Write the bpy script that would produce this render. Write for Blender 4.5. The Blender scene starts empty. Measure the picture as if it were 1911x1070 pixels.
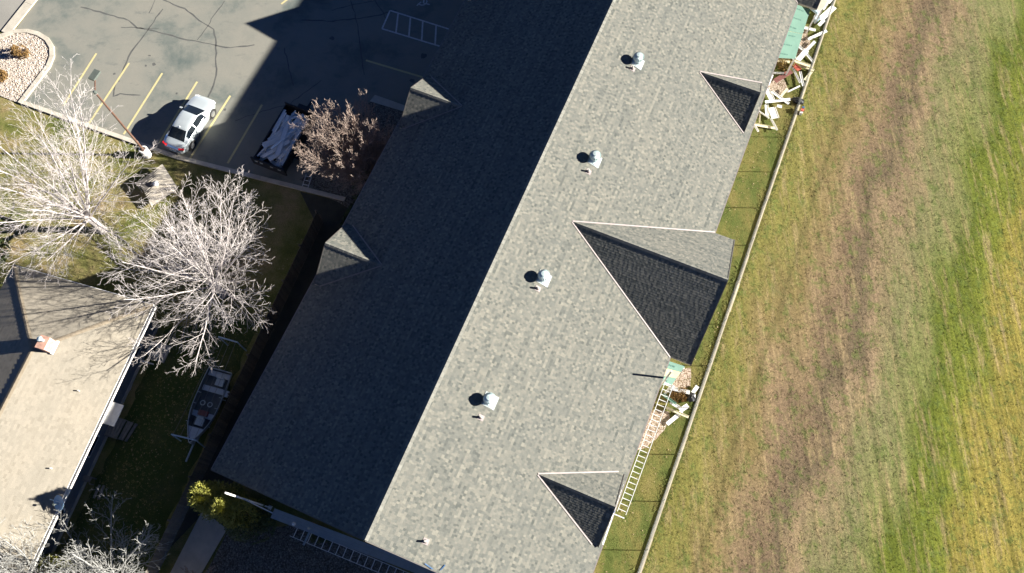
import bpy, math, random
import numpy as np
from mathutils import Vector, Matrix

R = math.radians
scene = bpy.context.scene
col = scene.collection

# ------------------------------------------------------------------ camera
PITCH, FPX, HCAM, ANG = R(20.63), 1496.0, 50.0, R(22.65)
cam = bpy.data.cameras.new('camera')
cam.sensor_width = 36.0
cam.lens = FPX / 1911.0 * 36.0
cam.clip_start = 0.5
cam.clip_end = 900
camo = bpy.data.objects.new('camera', cam)
camo.location = (0, 0, HCAM)
camo.rotation_euler = (PITCH, 0, 0)
col.objects.link(camo)
scene.camera = camo

# ------------------------------------------------------------------ light
SUN_EL = R(20.6)
SUN_AZ = R(-0.8)                      # the sun stands towards +X
world = bpy.data.worlds.new('World')
scene.world = world
world.use_nodes = True
wn = world.node_tree
sky = wn.nodes.new('ShaderNodeTexSky')
sky.sky_type = 'NISHITA'
sky.sun_disc = False
sky.sun_elevation = SUN_EL
sky.sun_rotation = R(90) - SUN_AZ
sky.altitude = 2500
sky.air_density = 0.31
sky.dust_density = 0.0
sky.ozone_density = 6.0
bg = wn.nodes['Background']
bg.inputs[1].default_value = 0.05
wn.links.new(sky.outputs[0], bg.inputs[0])
sl = bpy.data.lights.new('sun', 'SUN')
sl.energy = 5.0
sl.angle = R(0.5)
sl.color = (1.0, 0.96, 0.88)
so = bpy.data.objects.new('sun', sl)
sdir = Vector((-math.cos(SUN_EL) * math.cos(SUN_AZ), -math.cos(SUN_EL) * math.sin(SUN_AZ), -math.sin(SUN_EL)))
so.rotation_euler = sdir.to_track_quat('-Z', 'Y').to_euler()
so.location = (60, 0, 40)
col.objects.link(so)
vs = scene.view_settings
vs.view_transform = 'Standard'
vs.look = 'None'
vs.exposure = 1.88
vs.gamma = 1.0
vs.use_curve_mapping = False

# ------------------------------------------------------------------ frames of reference
UH = Vector((math.sin(ANG), math.cos(ANG), 0))      # along the long building
VH = Vector((math.cos(ANG), -math.sin(ANG), 0))     # across it, towards the field
ZH = Vector((0, 0, 1))
ZERO = Vector((0, 0, 0))


def W(v, u, z=0.0):
    return VH * v + UH * u + ZH * z


_fw = Vector((0, math.sin(PITCH), -math.cos(PITCH)))
_up = Vector((0, math.cos(PITCH), math.sin(PITCH)))


def at(px, py, z=0.0):
    """place seen at a spot of the photograph, at height z"""
    r = Vector((px - 955.5, 0, 0)) + _up * (535 - py) + _fw * FPX
    return Vector((0, 0, HCAM)) + r * ((z - HCAM) / r.z)


def vu(p):
    return p.dot(VH), p.dot(UH)


# ------------------------------------------------------------------ materials
MATS = {}


def nodes_of(m):
    m.use_nodes = True
    nt = m.node_tree
    b = nt.nodes['Principled BSDF']
    return nt, b


def N(nt, t, **kw):
    n = nt.nodes.new(t)
    for k, v in kw.items():
        setattr(n, k, v)
    return n


def pos_socket(nt, rot=0.0, scale=(1, 1, 1)):
    g = N(nt, 'ShaderNodeNewGeometry')
    mp = N(nt, 'ShaderNodeMapping')
    mp.inputs['Rotation'].default_value = (0, 0, rot)
    mp.inputs['Scale'].default_value = scale
    nt.links.new(g.outputs['Position'], mp.inputs['Vector'])
    return mp.outputs[0]


def noise(nt, vec, scale, detail=4, rough=0.6, dist=0.0):
    n = N(nt, 'ShaderNodeTexNoise')
    n.inputs['Scale'].default_value = scale
    n.inputs['Detail'].default_value = detail
    n.inputs['Roughness'].default_value = rough
    n.inputs['Distortion'].default_value = dist
    nt.links.new(vec, n.inputs['Vector'])
    return n.outputs['Fac']


def ramp(nt, fac, stops, interp='LINEAR'):
    r = N(nt, 'ShaderNodeValToRGB')
    r.color_ramp.interpolation = interp
    e = r.color_ramp.elements
    e[0].position, e[0].color = stops[0][0], (*stops[0][1], 1)
    e[1].position, e[1].color = stops[-1][0], (*stops[-1][1], 1)
    for p, c in stops[1:-1]:
        k = e.new(p)
        k.color = (*c, 1)
    nt.links.new(fac, r.inputs[0])
    return r.outputs[0]


def mix(nt, fac, a, b, mode='MIX'):
    m = N(nt, 'ShaderNodeMix', data_type='RGBA', blend_type=mode)
    for i, s in ((0, fac), (6, a), (7, b)):
        if isinstance(s, (int, float)):
            m.inputs[i].default_value = s
        elif isinstance(s, tuple):
            m.inputs[i].default_value = (*s, 1)
        else:
            nt.links.new(s, m.inputs[i])
    return m.outputs[2]


def math_n(nt, op, a, b=None, c=None):
    m = N(nt, 'ShaderNodeMath', operation=op)
    for i, s in enumerate((a, b, c)):
        if s is None:
            continue
        if isinstance(s, (int, float)):
            m.inputs[i].default_value = s
        else:
            nt.links.new(s, m.inputs[i])
    return m.outputs[0]


def bump(nt, b, h, strength=0.5, dist=0.02):
    n = N(nt, 'ShaderNodeBump')
    n.inputs['Strength'].default_value = strength
    n.inputs['Distance'].default_value = dist
    nt.links.new(h, n.inputs['Height'])
    nt.links.new(n.outputs[0], b.inputs['Normal'])


def simple(name, c, c2=None, scale=6.0, rough=0.7, metallic=0.0, rnd=0.0, bmp=0.0, bscale=40.0, spec=0.5):
    """colour with blotches of a second colour, per-object tone and fine relief"""
    m = bpy.data.materials.new(name)
    nt, b = nodes_of(m)
    b.inputs['Roughness'].default_value = rough
    b.inputs['Metallic'].default_value = metallic
    b.inputs['Specular IOR Level'].default_value = spec
    p = pos_socket(nt)
    c2 = c2 or tuple(x * 0.78 for x in c)
    f = noise(nt, p, scale, 5, 0.65)
    o = ramp(nt, f, [(0.32, c2), (0.66, c)])
    if rnd:
        oi = N(nt, 'ShaderNodeObjectInfo')
        k = math_n(nt, 'MULTIPLY_ADD', oi.outputs['Random'], 2 * rnd, 1 - rnd)
        hv = N(nt, 'ShaderNodeHueSaturation')
        nt.links.new(k, hv.inputs['Value'])
        nt.links.new(o, hv.inputs['Color'])
        o = hv.outputs[0]
    nt.links.new(o, b.inputs['Base Color'])
    if bmp:
        bump(nt, b, noise(nt, p, bscale, 3), bmp, 0.02)
    MATS[name] = m
    return m


def shingle_mat(name, stops, relief=0.35):
    """per-shingle tone from the face attribute 'tone', granules from noise"""
    m = bpy.data.materials.new(name)
    nt, b = nodes_of(m)
    b.inputs['Roughness'].default_value = 0.95
    b.inputs['Specular IOR Level'].default_value = 0.15
    a = N(nt, 'ShaderNodeAttribute', attribute_name='tone')
    p = pos_socket(nt)
    c = ramp(nt, a.outputs['Fac'], stops)
    big = noise(nt, p, 0.35, 3, 0.5)
    c = mix(nt, 1.0, c, ramp(nt, big, [(0.3, (0.95, 0.96, 0.97)), (0.7, (1.05, 1.04, 1.03))]), 'MULTIPLY')
    fine = noise(nt, p, 55, 2, 0.7)
    c = mix(nt, 1.0, c, ramp(nt, fine, [(0.3, (0.72, 0.72, 0.72)), (0.7, (1.24, 1.24, 1.24))]), 'MULTIPLY')
    nt.links.new(c, b.inputs['Base Color'])
    if relief:
        bump(nt, b, fine, relief, 0.01)
    MATS[name] = m
    return m


def voronoi_mat(name, cols, scale, rough=0.9, dirt=(0.12, 0.09, 0.06), bstr=0.6):
    m = bpy.data.materials.new(name)
    nt, b = nodes_of(m)
    b.inputs['Roughness'].default_value = rough
    p = pos_socket(nt)
    v = N(nt, 'ShaderNodeTexVoronoi')
    v.inputs['Scale'].default_value = scale
    nt.links.new(p, v.inputs['Vector'])
    sp = N(nt, 'ShaderNodeSeparateColor')
    nt.links.new(v.outputs['Color'], sp.inputs[0])
    c = ramp(nt, sp.outputs[0], [(i / (len(cols) - 1), k) for i, k in enumerate(cols)])
    f = ramp(nt, v.outputs['Distance'], [(0.35, (1, 1, 1)), (0.75, dirt)])
    c = mix(nt, 1.0, c, f, 'MULTIPLY')
    nt.links.new(c, b.inputs['Base Color'])
    inv = math_n(nt, 'SUBTRACT', 1.0, v.outputs['Distance'])
    bump(nt, b, inv, bstr, 0.03)
    MATS[name] = m
    return m


# grass of the yards
def grass_mat(name, stops, scale=0.8, streak=None, bstr=0.8):
    m = bpy.data.materials.new(name)
    nt, b = nodes_of(m)
    b.inputs['Roughness'].default_value = 0.95
    b.inputs['Specular IOR Level'].default_value = 0.1
    p = pos_socket(nt, ANG, streak or (1, 1, 1))
    f = noise(nt, p, scale, 8, 0.7)
    c = ramp(nt, f, stops)
    q = pos_socket(nt)
    fine = noise(nt, q, 14, 5, 0.75)
    c = mix(nt, 1.0, c, ramp(nt, fine, [(0.30, (0.55, 0.58, 0.5)), (0.68, (1.3, 1.28, 1.2))]), 'MULTIPLY')
    nt.links.new(c, b.inputs['Base Color'])
    bump(nt, b, fine, bstr, 0.06)
    MATS[name] = m
    return m


def field_mat():
    m = bpy.data.materials.new('field_grass')
    nt, b = nodes_of(m)
    b.inputs['Roughness'].default_value = 0.95
    b.inputs['Specular IOR Level'].default_value = 0.1
    p = pos_socket(nt, ANG)                     # x = across (v), y = along (u)
    sep = N(nt, 'ShaderNodeSeparateXYZ')
    nt.links.new(p, sep.inputs[0])
    ps = pos_socket(nt, ANG, (1, 0.16, 1))
    wob = noise(nt, ps, 0.33, 5, 0.6)
    wob2 = noise(nt, p, 0.16, 3, 0.6)
    v = math_n(nt, 'MULTIPLY_ADD', wob, 6.5, math_n(nt, 'SUBTRACT', sep.outputs[0], 3.25))
    v = math_n(nt, 'MULTIPLY_ADD', wob2, 4.0, math_n(nt, 'SUBTRACT', v, 2.0))
    f = math_n(nt, 'DIVIDE', math_n(nt, 'SUBTRACT', v, 5.0), 25.0)
    OL, TAN, BR, SAGE, GR, GO = (0.135, 0.130, 0.034), (0.190, 0.146, 0.066), (0.115, 0.086, 0.054), (0.175, 0.166, 0.080), (0.094, 0.118, 0.018), (0.215, 0.182, 0.044)
    c = ramp(nt, f, [(0.0, OL), (0.10, (0.175, 0.160, 0.050)), (0.19, TAN), (0.255, (0.222, 0.160, 0.096)), (0.30, (0.168, 0.118, 0.078)), (0.355, (0.128, 0.098, 0.064)), (0.40, (0.235, 0.170, 0.108)), (0.47, SAGE), (0.55, (0.165, 0.172, 0.062)), (0.60, GR), (0.69, (0.140, 0.158, 0.026)), (0.75, GO), (1.0, (0.270, 0.220, 0.060))])
    # clumps of green and of straw
    cl = noise(nt, pos_socket(nt, ANG, (1.0, 0.75, 1)), 1.3, 8, 0.78)
    c = mix(nt, ramp(nt, cl, [(0.50, (0, 0, 0)), (0.60, (0.7, 0.7, 0.7))]), c, (0.095, 0.128, 0.034))
    cl2 = noise(nt, pos_socket(nt, ANG, (2.2, 0.30, 1)), 0.8, 9, 0.8)
    c = mix(nt, ramp(nt, cl2, [(0.51, (0, 0, 0)), (0.62, (0.7, 0.7, 0.7))]), c, (0.285, 0.215, 0.120))
    cl3 = noise(nt, pos_socket(nt, ANG, (1.5, 0.5, 1)), 0.55, 9, 0.8)
    c = mix(nt, ramp(nt, cl3, [(0.59, (0, 0, 0)), (0.69, (0.4, 0.4, 0.4))]), c, (0.105, 0.080, 0.058))
    # a worn tyre track beside the fence and mower lines along the field
    tw = noise(nt, ps, 0.8, 4, 0.6)
    d1 = math_n(nt, 'ABSOLUTE', math_n(nt, 'SUBTRACT', math_n(nt, 'MULTIPLY_ADD', tw, 0.9, sep.outputs[0]), 10.05))
    tr1 = ramp(nt, d1, [(0.05, (0.45, 0.45, 0.45)), (0.30, (0, 0, 0))])
    c = mix(nt, tr1, c, (0.085, 0.078, 0.030))
    st = noise(nt, pos_socket(nt, ANG - 0.02, (1, 0.015, 1)), 2.6, 5, 0.7)
    c = mix(nt, 1.0, c, ramp(nt, st, [(0.32, (0.78, 0.78, 0.76)), (0.68, (1.20, 1.19, 1.17))]), 'MULTIPLY')
    st2 = noise(nt, pos_socket(nt, ANG - 0.015, (1, 0.006, 1)), 5.5, 3, 0.6)
    far = math_n(nt, 'MULTIPLY', ramp(nt, f, [(0.50, (0, 0, 0)), (0.66, (1, 1, 1))]), 0.9)
    c = mix(nt, far, c, mix(nt, 1.0, c, ramp(nt, st2, [(0.36, (0.74, 0.78, 0.66)), (0.64, (1.28, 1.24, 1.24))]), 'MULTIPLY'))
    fine = noise(nt, pos_socket(nt), 5.5, 8, 0.9)
    c = mix(nt, 1.0, c, ramp(nt, fine, [(0.36, (0.52, 0.54, 0.48)), (0.50, (1.0, 1.0, 0.97)), (0.64, (1.48, 1.45, 1.34))]), 'MULTIPLY')
    nt.links.new(c, b.inputs['Base Color'])
    bump(nt, b, fine, 0.9, 0.10)
    return m


def asphalt_mat():
    m = bpy.data.materials.new('asphalt')
    nt, b = nodes_of(m)
    b.inputs['Roughness'].default_value = 0.92
    b.inputs['Specular IOR Level'].default_value = 0.2
    p = pos_socket(nt)
    big = noise(nt, p, 0.22, 8, 0.66, 0.15)
    c = ramp(nt, big, [(0.30, (0.100, 0.122, 0.114)), (0.40, (0.160, 0.170, 0.150)), (0.47, (0.212, 0.210, 0.180)), (0.60, (0.238, 0.228, 0.192)), (0.8, (0.180, 0.184, 0.160))])
    sc = noise(nt, pos_socket(nt, 0.4, (0.6, 1.4, 1)), 0.7, 8, 0.75, 0.2)
    c = mix(nt, ramp(nt, sc, [(0.57, (0, 0, 0)), (0.68, (0.6, 0.6, 0.6))]), c, (0.125, 0.136, 0.126))
    fine = noise(nt, p, 30, 4, 0.7)
    c = mix(nt, 1.0, c, ramp(nt, fine, [(0.3, (0.86, 0.86, 0.86)), (0.7, (1.1, 1.1, 1.1))]), 'MULTIPLY')
    nt.links.new(c, b.inputs['Base Color'])
    bump(nt, b, fine, 0.3, 0.01)
    return m


MATS['field'] = field_mat()
MATS['asphalt'] = asphalt_mat()
grass_mat('yard_grass', [(0.28, (0.062, 0.082, 0.022)), (0.42, (0.130, 0.140, 0.042)), (0.52, (0.205, 0.182, 0.075)), (0.66, (0.300, 0.225, 0.125))], 0.35)
grass_mat('strip_grass', [(0.28, (0.056, 0.082, 0.020)), (0.45, (0.098, 0.115, 0.034)), (0.58, (0.160, 0.144, 0.050)), (0.75, (0.215, 0.172, 0.080))], 0.55, (1, 0.5, 1))
grass_mat('shade_tinted_lawn', [(0.30, (0.036, 0.062, 0.018)), (0.5, (0.060, 0.082, 0.026)), (0.7, (0.100, 0.105, 0.045))], 0.4)  # grass darkened and greened; deeper yard shade is painted into this colour
shingle_mat('roof_shingle', [(0.0, (0.086, 0.091, 0.081)), (0.35, (0.126, 0.128, 0.113)), (0.7, (0.168, 0.163, 0.138)), (1.0, (0.212, 0.202, 0.166))])
shingle_mat('house_shingle', [(0.0, (0.226, 0.200, 0.158)), (0.5, (0.258, 0.230, 0.184)), (1.0, (0.290, 0.256, 0.204))], 0.0)
shingle_mat('shed_shingle', [(0.0, (0.50, 0.44, 0.35)), (0.5, (0.56, 0.50, 0.41)), (1.0, (0.62, 0.56, 0.46))])
simple('ridge_shingle', (0.205, 0.20, 0.172), (0.15, 0.148, 0.13), 8, 0.95, rnd=0.16, spec=0.15)
simple('deck', (0.10, 0.09, 0.08))
simple('valley_metal', (0.27, 0.222, 0.21), (0.21, 0.175, 0.165), 3, 0.55)
simple('white_trim', (0.78, 0.76, 0.72), (0.68, 0.66, 0.62), 3, 0.5)
simple('white_vinyl', (0.84, 0.84, 0.82), (0.76, 0.76, 0.73), 4, 0.45, rnd=0.07)
simple('cream_board', (0.72, 0.66, 0.46), (0.60, 0.54, 0.36), 4, 0.6, rnd=0.08)
simple('siding', (0.46, 0.41, 0.33), (0.40, 0.36, 0.29), 2, 0.7)
simple('house_siding', (0.17, 0.18, 0.19), (0.13, 0.14, 0.15), 2, 0.7)
simple('galvanised', (0.60, 0.70, 0.68), (0.48, 0.57, 0.56), 8, 0.5, 0.25, rnd=0.12)
simple('flange_metal', (0.30, 0.32, 0.31), (0.22, 0.235, 0.23), 6, 0.6)
simple('dish_shade_blue', (0.26, 0.47, 0.64), (0.22, 0.40, 0.56), 4, 0.5)  # the dish is white; its bluish shade is painted into the base colour
simple('pipe_grey', (0.55, 0.52, 0.47), None, 6, 0.5)
simple('aluminium', (0.78, 0.78, 0.76), (0.68, 0.68, 0.66), 5, 0.45, 0.2)
simple('plank_metal', (0.40, 0.44, 0.45), (0.32, 0.36, 0.38), 3, 0.45, 0.35)
simple('concrete', (0.50, 0.455, 0.375), (0.40, 0.36, 0.295), 1.6, 0.9, bmp=0.3)
simple('concrete_kerb', (0.56, 0.51, 0.42), (0.40, 0.355, 0.285), 1.1, 0.9, bmp=0.3)
simple('mow_strip', (0.47, 0.41, 0.30), (0.33, 0.285, 0.195), 1.3, 0.9, rnd=0.14, bmp=0.4)
simple('road', (0.27, 0.255, 0.225), (0.225, 0.215, 0.19), 0.7, 0.9, bmp=0.2)
simple('paint_yellow', (0.58, 0.50, 0.23), (0.46, 0.40, 0.22), 5, 0.8)
simple('paint_white', (0.66, 0.66, 0.64), (0.45, 0.45, 0.44), 5, 0.8)
simple('crack_seal', (0.070, 0.072, 0.068), (0.11, 0.108, 0.10), 3, 0.8)
simple('wood_fence', (0.155, 0.130, 0.100), (0.100, 0.085, 0.068), 6, 0.9, rnd=0.22, bmp=0.3)
simple('grey_wood', (0.24, 0.225, 0.20), (0.17, 0.16, 0.145), 6, 0.9, rnd=0.12, bmp=0.3)
simple('bark_pale', (0.52, 0.475, 0.45), (0.37, 0.33, 0.31), 5, 0.9, bmp=0.4)
simple('bark_red', (0.35, 0.255, 0.205), (0.25, 0.205, 0.175), 2.0, 0.9)
simple('bark_grey', (0.33, 0.325, 0.30), (0.23, 0.225, 0.21), 5, 0.9)
simple('foliage_brown', (0.26, 0.15, 0.045), (0.13, 0.075, 0.025), 3, 0.9)
simple('foliage_gold', (0.30, 0.19, 0.05), (0.12, 0.09, 0.03), 3, 0.9)
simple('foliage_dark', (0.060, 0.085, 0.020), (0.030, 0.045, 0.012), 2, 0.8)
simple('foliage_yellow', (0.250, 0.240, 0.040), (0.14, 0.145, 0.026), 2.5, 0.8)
simple('green_sheathing', (0.105, 0.205, 0.155), (0.088, 0.178, 0.135), 1.5, 0.7)
simple('raw_plywood', (0.52, 0.45, 0.25), (0.45, 0.38, 0.20), 3, 0.8)
simple('black_print', (0.05, 0.13, 0.10), None, 3, 0.8)
simple('black_plastic', (0.012, 0.012, 0.013), (0.02, 0.02, 0.022), 9, 0.32, bmp=0.6, bscale=18)
simple('maroon', (0.20, 0.075, 0.065), (0.15, 0.06, 0.05), 3, 0.6)
simple('red_plastic', (0.55, 0.12, 0.08), None, 3, 0.5)
simple('blue_plastic', (0.05, 0.12, 0.25), None, 3, 0.5)
simple('pale_blue', (0.45, 0.58, 0.66), (0.38, 0.50, 0.58), 3, 0.5)
simple('brick', (0.52, 0.30, 0.22), (0.42, 0.24, 0.18), 5, 0.85, rnd=0.15)
simple('mortar', (0.50, 0.46, 0.40), None, 5, 0.9)
simple('rust_brown', (0.13, 0.07, 0.045), (0.09, 0.05, 0.035), 4, 0.6)
simple('lamp_head', (0.10, 0.115, 0.10), None, 4, 0.5)
simple('car_paint', (0.58, 0.63, 0.64), (0.56, 0.61, 0.62), 1, 0.20, 0.40)
simple('car_glass', (0.010, 0.014, 0.018), None, 1, 0.06)
simple('tyre', (0.018, 0.018, 0.018), None, 6, 0.8)
simple('rim', (0.50, 0.51, 0.52), None, 4, 0.3, 0.8)
simple('tail_red', (0.50, 0.015, 0.02), None, 4, 0.25)
simple('clear_lens', (0.75, 0.76, 0.78), None, 4, 0.12)
simple('trailer_black', (0.018, 0.017, 0.017), (0.03, 0.028, 0.027), 4, 0.55)
simple('boat_metal', (0.46, 0.52, 0.55), (0.36, 0.42, 0.45), 3, 0.5, 0.15)
simple('boat_floor', (0.12, 0.14, 0.13), (0.09, 0.10, 0.10), 3, 0.8)
simple('cushion', (0.50, 0.56, 0.56), (0.42, 0.48, 0.48), 3, 0.6)
simple('leaf_litter', (0.34, 0.26, 0.14), (0.22, 0.16, 0.08), 2, 0.9)
simple('window_glass', (0.03, 0.04, 0.05), None, 1, 0.08)
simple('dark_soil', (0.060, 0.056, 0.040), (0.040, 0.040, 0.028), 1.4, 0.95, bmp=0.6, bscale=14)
voronoi_mat('gravel_pale', [(0.44, 0.37, 0.31), (0.62, 0.55, 0.48), (0.53, 0.45, 0.38), (0.72, 0.66, 0.60)], 13, dirt=(0.45, 0.40, 0.34))
voronoi_mat('gravel_pink', [(0.32, 0.25, 0.19), (0.48, 0.39, 0.31), (0.40, 0.31, 0.24), (0.58, 0.50, 0.42)], 13, dirt=(0.40, 0.34, 0.27))
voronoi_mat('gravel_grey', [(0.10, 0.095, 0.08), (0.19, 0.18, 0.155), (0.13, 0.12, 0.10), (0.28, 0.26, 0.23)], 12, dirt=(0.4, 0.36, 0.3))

# ------------------------------------------------------------------ mesh helpers
ORG = {}


class MB:
    def __init__(self):
        self.v, self.f = [], []

    def quad(self, *pts):
        n = len(self.v)
        self.v += [tuple(p) for p in pts]
        self.f.append(tuple(range(n, n + len(pts))))
        return self

    def box(self, c, ex, ey, ez, sx, sy, sz):
        n = len(self.v)
        for i in (-1, 1):
            for j in (-1, 1):
                for k in (-1, 1):
                    self.v.append(tuple(c + ex * (i * sx / 2) + ey * (j * sy / 2) + ez * (k * sz / 2)))
        for a in ((0, 1, 3, 2), (4, 6, 7, 5), (0, 4, 5, 1), (2, 3, 7, 6), (0, 2, 6, 4), (1, 5, 7, 3)):
            self.f.append(tuple(n + i for i in a))
        return self

    def bar(self, a, b, w, h, up=ZH):
        d = (b - a)
        L = d.length
        ex = d / L
        ey = up.cross(ex)
        if ey.length < 1e-4:
            ey = Vector((1, 0, 0)).cross(ex)
        ey.normalize()
        ez = ex.cross(ey)
        return self.box((a + b) / 2, ex, ey, ez, L, w, h)

    def tube(self, pts, rad, n=8, cap=True):
        rings = []
        for i, p in enumerate(pts):
            d = (pts[min(i + 1, len(pts) - 1)] - pts[max(i - 1, 0)]).normalized()
            a = d.cross(ZH if abs(d.z) < 0.9 else Vector((1, 0, 0))).normalized()
            b = d.cross(a)
            r = rad[i] if isinstance(rad, (list, tuple)) else rad
            k = len(self.v)
            for j in range(n):
                t = 2 * math.pi * j / n
                self.v.append(tuple(p + a * (r * math.cos(t)) + b * (r * math.sin(t))))
            rings.append(k)
        for k0, k1 in zip(rings, rings[1:]):
            for j in range(n):
                self.f.append((k0 + j, k0 + (j + 1) % n, k1 + (j + 1) % n, k1 + j))
        if cap:
            self.f.append(tuple(rings[0] + j for j in range(n))[::-1])
            self.f.append(tuple(rings[-1] + j for j in range(n)))
        return self

    def lathe(self, c, prof, n=20, ax=ZH, ref=None):
        a = (ref or (Vector((1, 0, 0)) if abs(ax.x) < 0.9 else Vector((0, 1, 0))))
        a = (a - ax * a.dot(ax)).normalized()
        b = ax.cross(a)
        rings = []
        for r, h in prof:
            k = len(self.v)
            for j in range(n):
                t = 2 * math.pi * j / n
                self.v.append(tuple(c + ax * h + a * (r * math.cos(t)) + b * (r * math.sin(t))))
            rings.append(k)
        for k0, k1 in zip(rings, rings[1:]):
            for j in range(n):
                self.f.append((k0 + j, k0 + (j + 1) % n, k1 + (j + 1) % n, k1 + j))
        self.f.append(tuple(rings[0] + j for j in range(n))[::-1])
        self.f.append(tuple(rings[-1] + j for j in range(n)))
        return self

    def prism(self, pts, dz):
        """pts: ring of Vectors, extruded by vector dz"""
        n, k = len(pts), len(self.v)
        self.v += [tuple(p) for p in pts] + [tuple(p + dz) for p in pts]
        self.f.append(tuple(range(k, k + n)))
        self.f.append(tuple(range(k + n, k + 2 * n))[::-1])
        for i in range(n):
            j = (i + 1) % n
            self.f.append((k + i, k + n + i, k + n + j, k + j))
        return self

    def build(self, name, mat, parent=None, smooth=False, origin=None):
        org = ORG.get(parent.name, ZERO) if parent else (origin or ZERO)
        me = bpy.data.meshes.new(name)
        o3 = tuple(org)
        me.from_pydata([(x - o3[0], y - o3[1], z - o3[2]) for x, y, z in self.v], [], self.f)
        me.materials.append(MATS[mat])
        if smooth:
            me.polygons.foreach_set('use_smooth', [True] * len(me.polygons))
        me.update()
        return link(name, me, parent, org)


def link(name, me, parent=None, org=ZERO):
    o = bpy.data.objects.new(name, me)
    col.objects.link(o)
    if parent:
        o.parent = parent
    else:
        o.location = org
    ORG[o.name] = Vector(org)
    return o


def piece(name, me, parent, loc, rot):
    """one more object that shares mesh data; rot is a 3x3 Matrix"""
    o = bpy.data.objects.new(name, me)
    col.objects.link(o)
    M = rot.to_4x4()
    if parent:
        o.parent = parent
        M.translation = loc - ORG[parent.name]
    else:
        M.translation = loc
    o.matrix_basis = M
    ORG[o.name] = Vector(loc)
    return o


def axes(ex, ey, ez):
    return Matrix((ex, ey, ez)).transposed()


def mesh_of(mb, name, mat):
    me = bpy.data.meshes.new(name)
    me.from_pydata(mb.v, [], mb.f)
    me.materials.append(MATS[mat])
    me.update()
    return me


def tag(o, label=None, cat=None, group=None, kind=None):
    if label:
        o['label'] = label
    if cat:
        o['category'] = cat
    if group:
        o['group'] = group
    if kind:
        o['kind'] = kind
    return o


def thing(name, loc, label, cat, group=None):
    o = bpy.data.objects.new(name, None)
    o.empty_display_size = 0.3
    o.location = loc
    col.objects.link(o)
    ORG[o.name] = Vector(loc)
    return tag(o, label, cat, group)


def sheet(name, pts, z, mat, kind='structure'):
    """flat sheet through world points"""
    mb = MB()
    mb.quad(*[Vector((p.x, p.y, z)) for p in pts])
    o = mb.build(name, mat)
    if kind:
        o['kind'] = kind
    return o


def ragged(pts, step=0.35, amp=0.12, seed=1):
    """outline with an uneven edge"""
    rg = random.Random(seed)
    out = []
    for a, b in zip(pts, pts[1:] + pts[:1]):
        n = max(1, int((b - a).length / step))
        for i in range(n):
            p = a.lerp(b, i / n)
            out.append(p + Vector((rg.uniform(-amp, amp), rg.uniform(-amp, amp), 0)))
    return out


def clip_poly(pts, poly):
    """Sutherland-Hodgman, poly convex and counter-clockwise"""
    out = pts
    for i in range(len(poly)):
        ax, ay = poly[i]
        bx, by = poly[(i + 1) % len(poly)]
        dx, dy = bx - ax, by - ay
        res = []
        for j in range(len(out)):
            p, q = out[j], out[(j + 1) % len(out)]
            sp = dx * (p[1] - ay) - dy * (p[0] - ax)
            sq = dx * (q[1] - ay) - dy * (q[0] - ax)
            if sp >= 0:
                res.append(p)
            if (sp >= 0) != (sq >= 0):
                t = sp / (sp - sq)
                res.append((p[0] + t * (q[0] - p[0]), p[1] + t * (q[1] - p[1])))
        out = res
        if not out:
            break
    return out


def ccw(poly):
    a = sum(p[0] * q[1] - q[0] * p[1] for p, q in zip(poly, poly[1:] + poly[:1]))
    return poly if a > 0 else poly[::-1]


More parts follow.
